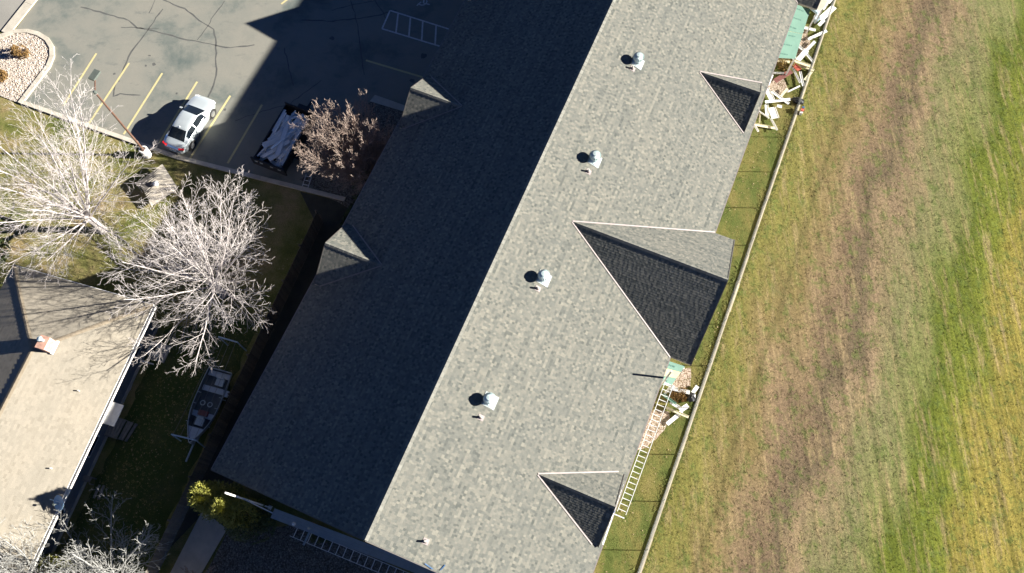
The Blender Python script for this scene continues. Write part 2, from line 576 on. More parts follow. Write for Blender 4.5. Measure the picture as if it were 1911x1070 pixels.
def shingles(parent, pts, mat, seed=0, expo=0.143, wmin=0.08, wmax=0.22, name='shingles', lift=0.012, flipx=False):
    """courses of single shingles over the convex roof face pts (3-D, first edge is the eave)"""
    rg = random.Random(seed)
    O = pts[0]
    ex = (pts[1] - pts[0])
    ex.z = 0
    ex.normalize()
    nrm = (pts[1] - pts[0]).cross(pts[2] - pts[0]).normalized()
    if nrm.z < 0:
        nrm = -nrm
    ey = nrm.cross(ex)
    if ey.z < 0:
        ey = -ey
    poly = ccw([((p - O).dot(ex), (p - O).dot(ey)) for p in pts])
    a0, a1 = min(p[0] for p in poly), max(p[0] for p in poly)
    b0, b1 = min(p[1] for p in poly), max(p[1] for p in poly)
    verts, faces, tone = [], [], []
    org = ORG[parent.name]
    nr = int((b1 - b0) / expo) + 1

    def inside(x, y):
        for (px, py), (qx, qy) in zip(poly, poly[1:] + poly[:1]):
            if (qx - px) * (y - py) - (qy - py) * (x - px) < 0:
                return False
        return True
    for r in range(nr):
        y0 = b0 + r * expo
        y1 = min(y0 + expo, b1)
        x = a0 - rg.uniform(0, wmax)
        drift = rg.gauss(0, 0.075)
        raised = rg.random() < 0.5
        while x < a1:
            w = rg.uniform(wmin, wmax)
            xa, xb = x, x + w
            x = xb
            raised = not raised
            t = 0.5 + drift + rg.gauss(0, 0.19) + (0.13 if raised else -0.12)
            t = min(1, max(0, t))
            h0 = lift + (lift * .7 if raised else 0.0) + rg.uniform(0, lift * .15)
            h1 = lift * 0.35
            full = inside(xa, y0) and inside(xb, y0) and inside(xa, y1) and inside(xb, y1)
            cp = [(xa, y0), (xb, y0), (xb, y1), (xa, y1)]
            if not full:
                cp = clip_poly(cp, poly)
                if len(cp) < 3:
                    continue
            n = len(verts)
            for (a, b) in cp:
                k = (b - y0) / expo
                p = O + ex * a + ey * b + nrm * (h0 + (h1 - h0) * k) - org
                verts.append((p.x, p.y, p.z))
            faces.append(tuple(range(n, n + len(cp))))
            tone.append(t)
            if full:
                n = len(verts)
                for (a, h) in ((xa, h0), (xa, -0.001), (xb, -0.001), (xb, h0)):
                    p = O + ex * a + ey * y0 + nrm * h - org
                    verts.append((p.x, p.y, p.z))
                faces.append((n, n + 1, n + 2, n + 3))
                tone.append(t * 0.5)
    me = bpy.data.meshes.new(name)
    me.from_pydata(verts, [], faces)
    at_ = me.attributes.new('tone', 'FLOAT', 'FACE')
    at_.data.foreach_set('value', tone)
    me.materials.append(MATS[mat])
    me.update()
    o = link(name, me, parent, org)
    o['kind'] = 'stuff'
    return o


def ridge_caps(parent, a, b, dl, dr, me, step=0.27, name='ridge_cap'):
    """row of bent cap shingles from a to b over the two slope directions"""
    d = (b - a)
    L = d.length
    ex = d / L
    ey = ex.cross(ZH).normalized()
    ez = ey.cross(ex)
    if ez.z < 0:
        ez = -ez
    n = int(L / step)
    for i in range(n):
        p = a + ex * ((i + 0.5) * L / n) + ZH * 0.03
        piece(name, me, parent, p, axes(ex, ey, ez))


def cap_mesh(pitch_l, pitch_r, length=0.30, w=0.16):
    mb = MB()
    hl, hr = w * math.tan(pitch_l), w * math.tan(pitch_r)
    a, b = -length / 2, length / 2
    for x0, x1, t0, t1 in ((a, b, 0.022, 0.006),):
        mb.quad(Vector((x0, 0, t0)), Vector((x1, 0, t1)), Vector((x1, -w, t1 - hl)), Vector((x0, -w, t0 - hl)))
        mb.quad(Vector((x0, 0, t0)), Vector((x0, w, t0 - hr)), Vector((x1, w, t1 - hr)), Vector((x1, 0, t1)))
        mb.quad(Vector((x0, -w, t0 - hl)), Vector((x0, -w, t0 - hl - 0.02)), Vector((x0, 0, t0 - 0.02)), Vector((x0, 0, t0)))
        mb.quad(Vector((x0, 0, t0)), Vector((x0, 0, t0 - 0.02)), Vector((x0, w, t0 - hr - 0.02)), Vector((x0, w, t0 - hr)))
    return mb


# ================================================================== THE SETTING
YE = -75
mb = MB()
mb.quad(Vector((-260, -220, 0)), Vector((260, -220, 0)), Vector((260, 300, 0)), Vector((-260, 300, 0)))
tag(mb.build('ground', 'yard_grass'), kind='structure')

VF = 6.6      # fence line
sheet('field', [W(VF + 0.12, -120), W(200, -120), W(200, 220), W(VF + 0.12, 220)], 0.005, 'field')
sheet('lawn', [W(3.2, -60), W(VF + 0.1, -60), W(VF + 0.1, 90), W(3.2, 90)], 0.005, 'strip_grass')

# parking lot, bounded by the kerb towards the garden
KA, KB, KC = W(-45.7, 16.85), W(-32.9, 17.25), W(-20.4, 18.85)
sheet('parking_lot', [KA, KB, KC, W(-19.3, 19.2), W(-19.3, 90), W(-50.0, 90), W(-50.0, 20.6), W(-45.7, 20.6)], 0.006, 'asphalt')
sheet('road', [W(-120, -60), W(-50.75, 21.8), W(-50.2, 90), W(-120, 90)], 0.008, 'road')


def kerb(name, pts, w, h, mat='concrete_kerb'):
    """raised strip along a line of points, joints every three metres"""
    mb = MB()
    L, Rr = [], []
    n = len(pts)
    for i, p in enumerate(pts):
        d = (pts[min(i + 1, n - 1)] - pts[max(i - 1, 0)]).normalized()
        s = Vector((d.y, -d.x, 0))
        L.append(p - s * w / 2)
        Rr.append(p + s * w / 2)
    for i in range(n - 1):
        a, b, c, d = L[i], Rr[i], Rr[i + 1], L[i + 1]
        g = (pts[i + 1] - pts[i]).normalized() * 0.008
        mb.prism([a + g, b + g, c - g, d - g], ZH * h)
    o = mb.build(name, mat)
    o['kind'] = 'structure'
    return o


def subdiv(a, b, step=3.0):
    n = max(1, round((b - a).length / step))
    return [a.lerp(b, i / n) for i in range(n + 1)]


kerb('kerb', subdiv(KA, KB) + subdiv(KB, KC)[1:], 0.30, 0.13)
kerb('kerb', subdiv(W(-50.45, 21.5), W(-49.9, 60)), 0.72, 0.10, 'concrete')
# rock island with a rounded kerb
isl = [W(-51.2, 20.2), W(-50.5, 21.2)]
arc = [(-49.9, 21.85), (-49.0, 22.28), (-48.1, 22.38), (-47.2, 22.22), (-46.45, 21.75), (-45.95, 21.05), (-45.72, 20.2)]
isl += [W(*p) for p in arc]
island_in = isl + subdiv(W(-45.72, 20.2), W(-45.78, 16.7))[1:]
kerb('kerb', island_in, 0.34, 0.14)
sheet('rock_bed', [W(-60, 16.6), W(-60, 20.0)] + isl + [W(-45.8, 16.7)], 0.06, 'gravel_pale')

# painted lines
mk = MB()


def stripe(mb, p, q, w=0.15, z=0.011):
    mb_d = (q - p).normalized()
    s = Vector((mb_d.y, -mb_d.x, 0)) * w / 2
    mb.quad(*[Vector((k.x, k.y, z)) for k in (p - s, p + s, q + s, q - s)])


def marking(name, segs, mat, w=0.15):
    m = MB()
    for p, q in segs:
        stripe(m, p, q, w)
    return tag(m.build(name, mat), kind='structure')


stalls = [((180, 100), (118, 198)), ((241, 118), (166, 231)), ((303, 137), (231, 251)), ((368, 153), (297, 267)), ((430, 179), (352, 300)), ((489, 196), (425, 305))]
for a, b in stalls:
    marking('stall_line', [(at(*a), at(*b))], 'paint_yellow')
marking('stall_line', [(at(683, 113), at(790, 145))], 'paint_yellow')
marking('stall_line', [(at(543, -6), at(525, 8))], 'paint_yellow')
hz = [((728, 20), (842, 56)), ((713, 54), (825, 88)), ((728, 20), (713, 54)), ((743, 26), (739, 61)), ((766, 33), (763, 69)), ((789, 40), (787, 76)), ((814, 48), (812, 84))]
marking('access_hatching', [(at(*a), at(*b)) for a, b in hz], 'paint_white', 0.12)
# wheelchair emblem: ring, arm and footrest
wc = []
c0 = at(788, 3)
for i in range(11):
    t0, t1 = R(-150 + i * 24), R(-150 + (i + 1) * 24)
    wc.append((c0 + Vector((math.cos(t0), math.sin(t0), 0)) * 0.36, c0 + Vector((math.cos(t1), math.sin(t1), 0)) * 0.36))
wc += [(at(790, 6), at(802, 9)), (at(786, 4), at(778, 11)), (at(790, 6), at(793, -8)), (at(793, -4), at(800, -2))]
marking('wheelchair_emblem', wc, 'paint_white', 0.10)

# sealed cracks in the asphalt
rg = random.Random(5)


def crack(pts, w=0.07):
    m = MB()
    P = [at(*p) for p in pts]
    fine = []
    for a, b in zip(P, P[1:]):
        n = max(2, int((b - a).length / 0.4))
        fine += [a.lerp(b, i / n) + Vector((rg.uniform(-.05, .05), rg.uniform(-.05, .05), 0)) for i in range(n)]
    fine.append(P[-1])
    k = len(fine)
    L = []
    for i, p in enumerate(fine):
        d = (fine[min(i + 1, k - 1)] - fine[max(0, i - 1)]).normalized()
        s = Vector((d.y, -d.x, 0)) * (w * rg.uniform(0.3, 0.7))
        L.append((p - s, p + s))
    for (a, b), (c, d) in zip(L, L[1:]):
        m.quad(*[Vector((q.x, q.y, 0.009)) for q in (a, b, d, c)])
    tag(m.build('sealed_crack', 'crack_seal'), kind='structure')


for pts, w in [([(150, 14), (195, 25), (240, 38), (256, 52), (272, 55), (330, 70), (390, 82), (430, 90), (475, 84)], .10),
               ([(305, 0), (345, 17), (372, 38), (398, 56), (404, 80), (402, 110), (405, 130), (398, 160), (388, 182)], .10),
               ([(303, 18), (280, 50), (262, 75), (245, 97), (233, 125), (215, 160), (212, 180), (225, 176), (262, 178)], .10),
               ([(420, 2), (395, 35), (388, 48), (368, 75)], .07), ([(225, 52), (256, 52), (296, 54)], .06), ([(290, 0), (278, 25)], .06),
               ([(560, 38), (620, 40), (660, 36), (700, 30), (740, 20)], .09), ([(655, 0), (662, 25), (668, 50), (672, 90), (680, 140)], .07),
               ([(530, 90), (540, 130), (548, 160)], .06), ([(700, 0), (716, 25), (722, 38)], .07), ([(620, 20), (660, 8), (700, 2)], .06), ([(440, 225), (490, 208), (540, 195), (600, 150)], .06)]:
    crack(pts, w)

for i, (px, py, r) in enumerate([(287, 120, .17), (272, 123, .1), (279, 104, .09), (214, 138, .12), (222, 152, .07), (420, 205, .12), (620, 72, .2), (790, 104, .28), (770, 152, .22), (330, 175, .1)]):
    rr = random.Random(300 + i)
    c = at(px, py)
    sheet('oil_stain', [c + Vector((math.cos(t * .7) * r * rr.uniform(.5, 1.3), math.sin(t * .7) * r * rr.uniform(.5, 1.2), 0)) for t in range(9)], 0.0085, 'crack_seal')

# beds and paths in the shade of the building
sheet('path', [at(700, 178), at(768, 202), at(764, 212), at(690, 190)], 0.05, 'concrete')
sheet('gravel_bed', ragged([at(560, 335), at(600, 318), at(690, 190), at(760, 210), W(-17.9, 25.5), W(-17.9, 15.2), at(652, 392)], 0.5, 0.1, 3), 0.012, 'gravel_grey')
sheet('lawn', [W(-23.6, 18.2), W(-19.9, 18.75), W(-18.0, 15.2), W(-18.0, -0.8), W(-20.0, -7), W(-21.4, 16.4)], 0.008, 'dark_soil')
sheet('lawn', ragged([W(-27.0, 5.8), W(-23.5, 8.6), W(-21.6, 9), W(-20.1, -9), W(-25.2, -9)], .5, .15, 9), 0.004, 'shade_tinted_lawn')
sheet('path', [W(-18.9, -3.1), W(-17.0, -3.5), W(-17.4, -12), W(-18.75, -12)], 0.05, 'concrete')
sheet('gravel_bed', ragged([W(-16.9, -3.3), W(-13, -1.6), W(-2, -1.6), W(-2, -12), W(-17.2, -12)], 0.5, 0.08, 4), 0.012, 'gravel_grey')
for i, pl in enumerate([[(1478, 45), (1505, 50), (1512, 85), (1500, 100), (1465, 112), (1472, 80)],
                        [(1435, 150), (1462, 148), (1475, 170), (1450, 178), (1430, 172)],
                        [(1262, 688), (1288, 686), (1288, 722), (1258, 724), (1252, 710)],
                        [(1205, 770), (1225, 762), (1250, 768), (1252, 785), (1232, 812), (1205, 835), (1188, 840)]]):
    sheet('gravel_bed', ragged([at(*p) for p in pl], 0.3, 0.07, 20 + i), 0.012, 'gravel_pink')


def pebbles(name, poly, n, seed, mat, smin=0.03, smax=0.07, z=0.0):
    """loose stones scattered over a bed"""
    rg = random.Random(seed)
    P = ccw([(p.x, p.y) for p in poly])
    x0, x1 = min(p[0] for p in P), max(p[0] for p in P)
    y0, y1 = min(p[1] for p in P), max(p[1] for p in P)
    m = MB()
    k = 0
    while k < n:
        x, y = rg.uniform(x0, x1), rg.uniform(y0, y1)
        c = False
        j = len(P) - 1
        for i in range(len(P)):
            if (P[i][1] > y) != (P[j][1] > y) and x < (P[j][0] - P[i][0]) * (y - P[i][1]) / (P[j][1] - P[i][1]) + P[i][0]:
                c = not c
            j = i
        if not c:
            continue
        k += 1
        s = rg.uniform(smin, smax)
        b = len(m.v)
        t = rg.uniform(0, 6.28)
        for q in range(5):
            m.v.append((x + s * rg.uniform(.8, 1.2) * math.cos(t + q * 1.257), y + s * rg.uniform(.8, 1.2) * math.sin(t + q * 1.257), z))
        for q in range(4):
            m.v.append((x + s * .6 * math.cos(t + q * 1.571), y + s * .6 * math.sin(t + q * 1.571), z + s * rg.uniform(.5, .9)))
        for q in range(4):
            m.f.append((b + q, b + q + 1, b + 5 + q))
            m.f.append((b + q + 1, b + 5 + (q + 1) % 4, b + 5 + q))
        m.f.append((b + 4, b, b + 5))
        m.f.append((b + 5, b + 6, b + 7, b + 8))
    o = m.build(name, mat)
    tag(o, kind='stuff')
    return o


tag(pebbles('loose_rocks', [W(-52, 17), W(-51, 20.3)] + isl[1:] + [W(-45.9, 16.9)], 2200, 3, 'gravel_pale', .025, .06, .06), 'loose pale landscaping rocks in the kerbed island', 'rocks')

# ================================================================== LONG BUILDING
RZ, RV, EZ, EL, ER = 9.70, -7.355, 5.0, -17.68, 3.63
U0, U1 = -0.72, 62.0
PT = (RZ - EZ) / (ER - RV)
PTL = (RZ - EZ) / (RV - EL)
bld = thing('long_building', W(RV, 25, 0), 'long building with grey shingled gable roof, sunlit on one slope', 'building')


def wall(parent, a, b, h, mat, t=0.15, name='wall', z0=0.0):
    mb = MB()
    d = (b - a).normalized()
    mb.box((a + b) / 2 + ZH * (z0 + h / 2), d, ZH.cross(d), ZH, (b - a).length, t, h)
    return mb.build(name, mat, parent)


WV0, WV1, WU0, WU1 = EL + 0.55, ER - 0.45, U0 + 0.45, U1 - 0.45
wr = wall(bld, W(WV1, WU0), W(WV1, WU1), 4.9, 'siding')
wl = wall(bld, W(WV0, WU0), W(WV0, WU1), 4.9, 'siding')
for uu in (WU0, WU1):
    mb = MB()
    mb.prism([W(WV0, uu - .07), W(WV1, uu - .07), W(WV1, uu - .07, 4.9), W(RV, uu - .07, 9.4), W(WV0, uu - .07, 4.9)], UH * .14)
    mb.build('gable_wall', 'siding', bld)
# windows in the long walls and the end wall
for vv, s in ((WV1, 1), (WV0, -1)):
    for k in range(12):
        uu = 2.2 + k * 4.6
        for zw in (1.4, 3.8):
            mb = MB().box(W(vv + s * .08, uu, zw), UH, VH, ZH, 1.5, .05, 1.25)
            wdw = mb.build('window', 'white_trim', bld)
            MB().box(W(vv + s * .11, uu, zw), UH, VH, ZH, 1.3, .02, 1.05).build('pane', 'window_glass', wdw)
for k in range(4):
    vv = -15 + k * 5
    mb = MB().box(W(vv, WU0 - .1, 1.7), VH, UH, ZH, 1.4, .05, 1.2)
    wdw = mb.build('window', 'white_trim', bld)
    MB().box(W(vv, WU0 - .14, 1.7), VH, UH, ZH, 1.2, .02, 1.0).build('pane', 'window_glass', wdw)

# main slopes
slopes = {}
for nm, ev in (('right', ER), ('left', EL)):
    a, b, c, d = W(ev, U0, EZ), W(ev, U1, EZ), W(RV, U1, RZ), W(RV, U0, RZ)
    mb = MB()
    mb.prism([a, b, c, d], ZH * -0.16)
    sl_ = mb.build('roof_slope', 'deck', bld)
    slopes[nm] = sl_
    shingles(sl_, [a, b, c, d], 'roof_shingle', seed=11 if nm == 'right' else 12)
    # eave edging and gutter
    s = 1 if ev > RV else -1
    MB().box(W(ev + s * 0.03, (U0 + U1) / 2, EZ - 0.09), UH, VH, ZH, U1 - U0, 0.05, 0.2).build('fascia', 'valley_metal', sl_)
for s, ev in ((1, ER), (-1, EL)):
    for uu in (U0, U1):
        MB().bar(W(ev, uu + (-.03 if uu == U0 else .03), EZ - .11), W(RV, uu + (-.03 if uu == U0 else .03), RZ - .11), 0.05, 0.2).build('rake_board', 'deck', bld)
rid = MB().bar(W(RV, U0, RZ - .03), W(RV, U1, RZ - .03), .1, .04).build('roof_ridge', 'deck', bld)
capm = mesh_of(cap_mesh(math.atan(PT), math.atan(PTL)), 'ridge_cap', 'ridge_shingle')
ridge_caps(rid, W(RV, U0, RZ), W(RV, U1, RZ), None, None, capm, 0.30)


def roof_z(v):
    return RZ - (PT if v > RV else PTL) * abs(v - RV)


def gable(name, uc, zr, v_end, zlow, tanp, side, caps=True, flash=True, seed=1, label=None):
    """cross gable or dormer: horizontal ridge running out of the main slope"""
    PTs = PT if side > 0 else PTL
    v_ap = RV + side * (RZ - zr) / PTs
    hw = (zr - zlow) / tanp
    # valley foot: where the gable slope at zlow meets the main slope
    v_ft = RV + side * (RZ - zlow) / PTs
    apex = W(v_ap, uc, zr)
    end = W(v_end, uc, zr)
    mb = MB()
    # front wall under the gable
    vw = v_end - side * 0.25
    mb.prism([W(vw, uc - hw + .12, zlow - .35), W(vw, uc + hw - .12, zlow - .35), W(vw, uc, zr - .2)], VH * (-side * 0.1))
    for q in (-1, 1):
        ft = W(v_ft, uc + q * hw, zlow)
        fe = W(v_end, uc + q * hw, zlow)
        poly = [ft, fe, end, apex] if (v_end - v_ft) * side > 0.02 else [W(v_end, uc + q * (zr - roof_z(v_end)) / tanp, roof_z(v_end)), end, apex]
        mb.prism([p - ZH * .003 for p in poly], ZH * -.14)
    g = mb.build(name, 'siding', bld)
    if label:
        g['label'] = label
    for q in (-1, 1):
        ft = W(v_ft, uc + q * hw, zlow)
        fe = W(v_end, uc + q * hw, zlow)
        if (v_end - v_ft) * side > 0.02:
            poly = [ft, fe, end, apex]
        else:
            poly = [W(v_end, uc + q * (zr - roof_z(v_end)) / tanp, roof_z(v_end)), end, apex]
            # first edge has to be level: use a level reference
        lowpt = poly[0]
        # horizontal reference edge along v
        if poly is not None and len(poly) == 3:
            shingles_tri(g, poly, 'roof_shingle', seed + q, .006 if side > 0 else .002)
        else:
            shingles(g, poly, 'roof_shingle', seed + q, lift=.006 if side > 0 else .002)
        if flash:
            a, b = apex, poly[0]
            side_dir = (UH * q * 0.02)
            fl = MB()
            d = (b - a).normalized()
            nm = Vector((PTs * side * VH.x, PTs * side * VH.y, 1)).normalized()
            sd = d.cross(nm).normalized()
            if sd.dot(UH) * q < 0:
                sd = -sd
            w0, w1 = 0.0, 0.075
            fl.prism([a + nm * .03 + sd * w0, b + nm * .03 + sd * w0, b + nm * .03 + sd * w1, a + nm * .03 + sd * w1], nm * .012)
            fl.build('valley_flashing', 'valley_metal', g)
        # rake board on the end
        MB().bar(W(v_end, uc + q * (zr - poly[0 if len(poly) == 3 else 1].z) / tanp, (poly[0] if len(poly) == 3 else poly[1]).z - .07), W(v_end, uc, zr - .07), .05, .16).build('rake_board', 'deck', g)
    if caps:
        pm = math.atan(tanp)
        ridge_caps(g, end if side > 0 else apex, apex if side > 0 else end, None, None, mesh_of(cap_mesh(pm, pm, .30, .12), 'ridge_cap', 'ridge_shingle'), 0.3)
    return g


def shingles_tri(g, poly, mat, seed, lift):
    """triangle whose top edge is the level ridge: shingle it with the ridge as reference"""
    low, end, apex = poly
    ax = (apex - end)
    # level line through the low point parallel to the ridge, as first edge
    L = ax.length
    pts = [low - ax.normalized() * 0.0, low + ax.normalized() * 0.001, apex, end]
    # build with generic routine: first edge level
    return shingles(g, [low, low + ax.normalized() * 0.001, apex, end], mat, seed, lift=lift)


gable('cross_gable', 19.42, 8.42, 4.90, 5.0, 0.80, 1, seed=31, label='large cross gable with one slope in shade')
gable('dormer', 5.72, 6.94, 3.44, 5.23, 0.84, 1, seed=41, label='small dormer above the white walk plank')
gable('dormer', 33.1, 6.90, 3.20, 5.18, 0.84, 1, seed=51, label='small dormer beside the scrap boards')
gable('cross_gable', 46.9, 8.40, 5.0, 5.0, 0.79, 1, seed=61)
gable('dormer', 13.3, 6.78, -17.45, 5.28, 0.70, -1, seed=71, label='small dormer whose top catches the sun beside the wooden fence')
gable('dormer', 25.0, 6.74, -17.42, 5.25, 0.70, -1, seed=81, label='small dormer whose top catches the sun beside the parking lot')
gable('dormer', 36.0, 6.78, -17.45, 5.28, 0.70, -1, seed=91)


# roof vents: square flange, sloped hood, turbine head
def roof_vent(v, u, yaw):
    z = roof_z(v)
    p = W(v, u, z)
    nm = Vector((PT * VH.x, PT * VH.y, 1)).normalized()
    ex = nm.cross(UH).normalized()
    neck = MB().lathe(p, [(.24, -.15), (.24, .30), (.20, .34)], 20)
    n_ = neck.build('roof_vent', 'galvanised', bld, True)
    MB().box(p + nm * .03, ex, UH, nm, .80, .74, .02).build('base_flange', 'flange_metal', n_)
    sk = MB()
    b4 = [p + nm * .042 + ex * i * .33 + UH * j * .33 for i, j in ((-1, -1), (1, -1), (1, 1), (-1, 1))]
    t4 = [p + ZH * .26 + VH * i * .20 + UH * j * .20 for i, j in ((-1, -1), (1, -1), (1, 1), (-1, 1))]
    for i in range(4):
        sk.quad(b4[i], b4[(i + 1) % 4], t4[(i + 1) % 4], t4[i])
    sk.quad(*t4)
    sk.build('flashing_hood', 'galvanised', n_)
    hd = MB()
    prof = [(.20, .34), (.30, .42), (.345, .52), (.345, .60), (.29, .70), (.17, .77), (.05, .79)]
    nv = 22
    for i in range(nv):
        t0 = 2 * math.pi * i / nv + yaw
        for (r0, h0), (r1, h1) in zip(prof, prof[1:]):
            k = 2 * math.pi / nv
            def pt(r, h, t, inn=1.0):
                return p + ZH * h + VH * (r * inn * math.cos(t)) + UH * (r * inn * math.sin(t))
            hd.quad(pt(r0, h0, t0), pt(r0, h0, t0 + k, .84), pt(r1, h1, t0 + k, .84), pt(r1, h1, t0))
    hd.lathe(p, [(.17, .765), (.16, .80), (.04, .815)], 14)
    hd.build('turbine_head', 'galvanised', n_)


for v_, u_ in ((-4.56, 31.05), (-4.6, 23.6), (-4.58, 15.52), (-4.62, 8.05)):
    roof_vent(v_, u_, v_ * 9 + u_)
for v_, u_ in ((-4.68, 30.45), (-4.65, 22.72), (-4.65, 14.83), (-4.7, 7.05), (-4.76, 0.36)):
    p = W(v_, u_, roof_z(v_))
    nm = Vector((PT * VH.x, PT * VH.y, 1)).normalized()
    pp = MB().tube([p - ZH * .1, p + ZH * .34], .055, 10).build('vent_pipe', 'pipe_grey', bld)
    MB().box(p + nm * .028, nm.cross(UH).normalized(), UH, nm, .34, .30, .012).lathe(p, [(.11, .02), (.065, .17)], 12).build('pipe_flashing', 'valley_metal', pp)

# porch canopies with bare green sheathing, hung under the eave
def sheathing(name, corner_px, z, label, prints, mat='green_sheathing', split=None):
    P = [at(*c, z_) for c, z_ in zip(corner_px, z)]
    t = thing(name, (P[0] + P[2]) / 2 - ZH * ((P[0].z + P[2].z) / 2), label, 'canopy')
    segs = split or [(0.0, 1.0, 'green_sheathing')]
    for k, (a, b, mt) in enumerate(segs):
        a2 = a + (0.006 if a > 0 else 0)
        q = [P[0].lerp(P[3], a2), P[1].lerp(P[2], a2), P[1].lerp(P[2], b), P[0].lerp(P[3], b)]
        pn = MB().prism(q, ZH * -.016).build('panel', mt, t)
        for (fx, fy, lx, ly) in prints:
            if mt != 'green_sheathing':
                continue
            c = q[0].lerp(q[1], fx).lerp(q[3].lerp(q[2], fx), fy)
            e1, e2 = (q[1] - q[0]).normalized(), (q[3] - q[0]).normalized()
            rgp = random.Random(int(fx * 100) + k)
            x = -lx / 2
            pm = MB()
            while x < lx / 2:
                w = rgp.uniform(.05, .12)
                pm.box(c + (e1 if lx > ly else e2) * x + ZH * .004, e1 if lx > ly else e2, e2 if lx > ly else e1, ZH, w, .10, .004)
                x += w + .035
            pm.build('print', 'black_print', pn)
    # framing below
    for f in (0.08, 0.5, 0.92):
        a, b = P[0].lerp(P[3], f), P[1].lerp(P[2], f)
        MB().bar(a - ZH * .09, b - ZH * .09, .045, .14).build('rafter', 'raw_plywood', t)
    for f in (0.06, 0.94):
        b = P[1].lerp(P[2], f) * 1.0
        MB().box(Vector((b.x, b.y, (b.z - .16) / 2)), VH, UH, ZH, .12, .12, b.z - .16).build('post', 'white_trim', t)
    return t


sheathing('porch_canopy', [(1480, 6), (1512, 18), (1484, 110), (1446, 108)], (2.85, 2.55, 2.55, 2.85),
          'bare green sheathing canopy under the eave beside the biggest scrap pile', [(.5, .15, .5, .1), (.45, .5, .6, .1), (.4, .85, .5, .1)], split=[(0, .50, 'green_sheathing'), (.50, 1, 'green_sheathing')])
sheathing('porch_canopy', [(1248, 674), (1278, 684), (1253, 720), (1229, 718)], (2.85, 2.6, 2.6, 2.85),
          'small green sheathing canopy with a yellow patch below the big cross gable', [(.3, .5, .35, .1)], split=[(0, .3, 'green_sheathing'), (.3, .62, 'raw_plywood'), (.62, 1, 'green_sheathing')])
# narrow green strip beside the large canopy
tag(MB().prism([at(1503, 18, 1.9), at(1511, 18, 1.9), at(1496, 52, 1.9), at(1490, 52, 1.9)], ZH * -.02).build('sheathing_offcut', 'green_sheathing', origin=at(1500, 35, 1.9)), 'narrow green sheathing strip next to the large green canopy', 'sheathing')
# pale flat porch slab and fascia near the top edge
pc = thing('porch_roof', at(1520, 0, 0), 'flat grey porch roof with pale blue fascia in the top corner', 'porch')
MB().prism([at(1492, -14, 2.7), at(1550, -14, 2.7), at(1541, 10, 2.7), at(1527, 24, 2.7)], ZH * -.1).build('slab', 'concrete', pc)
MB().bar(at(1490, -4, 2.78), at(1527, 25, 2.7), .16, .2).build('fascia', 'pale_blue', pc)
for q in ((1543, 2), (1527, 20)):
    b = at(*q, 2.5)
    MB().box(Vector((b.x, b.y, 1.28)), VH, UH, ZH, .1, .1, 2.56).build('post', 'white_trim', pc)

# ================================================================== NEIGHBOUR HOUSE (hip roof)
HA = R(6.6)
HU = (UH * math.cos(HA) - VH * math.sin(HA))
HV = (VH * math.cos(HA) + UH * math.sin(HA))
HC = W(-31.9, 6.1, 0)                # middle of the front eave


def Hh(a, b, z):                     # a across (towards the long building), b along from the front eave inwards
    return HC + HV * a - HU * b + ZH * z


house = thing('house', Hh(0, 12, 0), 'low house with sunlit tan hip roof and white gutter', 'house')
HW, HE, HR, HL = 4.85, 2.7, 4.2, 30.0
roofh = MB().prism([Hh(-HW, 0, HE - .15), Hh(HW, 0, HE - .15), Hh(HW, HL, HE - .15), Hh(-HW, HL, HE - .15)], ZH * .1).build('roof', 'white_trim', house)
A_, B_, C_, D_ = Hh(-HW, 0, HE), Hh(HW, 0, HE), Hh(HW, HL, HE), Hh(-HW, HL, HE)
R0, R1 = Hh(0, HW, HR), Hh(0, HL - HW, HR)
for i, f in enumerate(([B_, C_, R1, R0], [D_, A_, R0, R1], [A_, B_, R0], [C_, D_, R1])):
    MB().prism([p for p in f], ZH * -.05).build('roof_deck', 'deck', roofh)
    shingles(roofh, f, 'house_shingle', seed=101 + i, expo=.14, wmin=.15, wmax=.4, lift=.0015)
pmh = math.atan((HR - HE) / HW)
hcap = mesh_of(cap_mesh(pmh, pmh, .30, .15), 'ridge_cap', 'house_cap') if 'house_cap' in MATS else None
simple('house_cap', (0.27, 0.225, 0.165), (0.22, 0.18, 0.13), 6, .95, rnd=.08, spec=.1)
hcap = mesh_of(cap_mesh(pmh, pmh, .30, .15), 'ridge_cap', 'house_cap')
ridge_caps(roofh, R0, Hh(0, 14, HR), None, None, hcap, .3)
hcap2 = mesh_of(cap_mesh(pmh * .72, pmh * .72, .30, .13), 'ridge_cap', 'house_cap')
ridge_caps(roofh, A_, R0, None, None, hcap2, .3)
ridge_caps(roofh, B_, R0, None, None, hcap2, .3)
# gutters: U-shaped trough along the eaves
def gutter(a, b, out):
    m = MB()
    d = (b - a).normalized()
    L = (b - a).length
    c = (a + b) / 2
    m.box(c + out * .10 - ZH * .12, d, out, ZH, L, .20, .012)
    m.box(c + out * .195 - ZH * .05, d, out, ZH, L, .014, .16)
    m.box(c + out * .008 - ZH * .06, d, out, ZH, L, .012, .13)
    return m


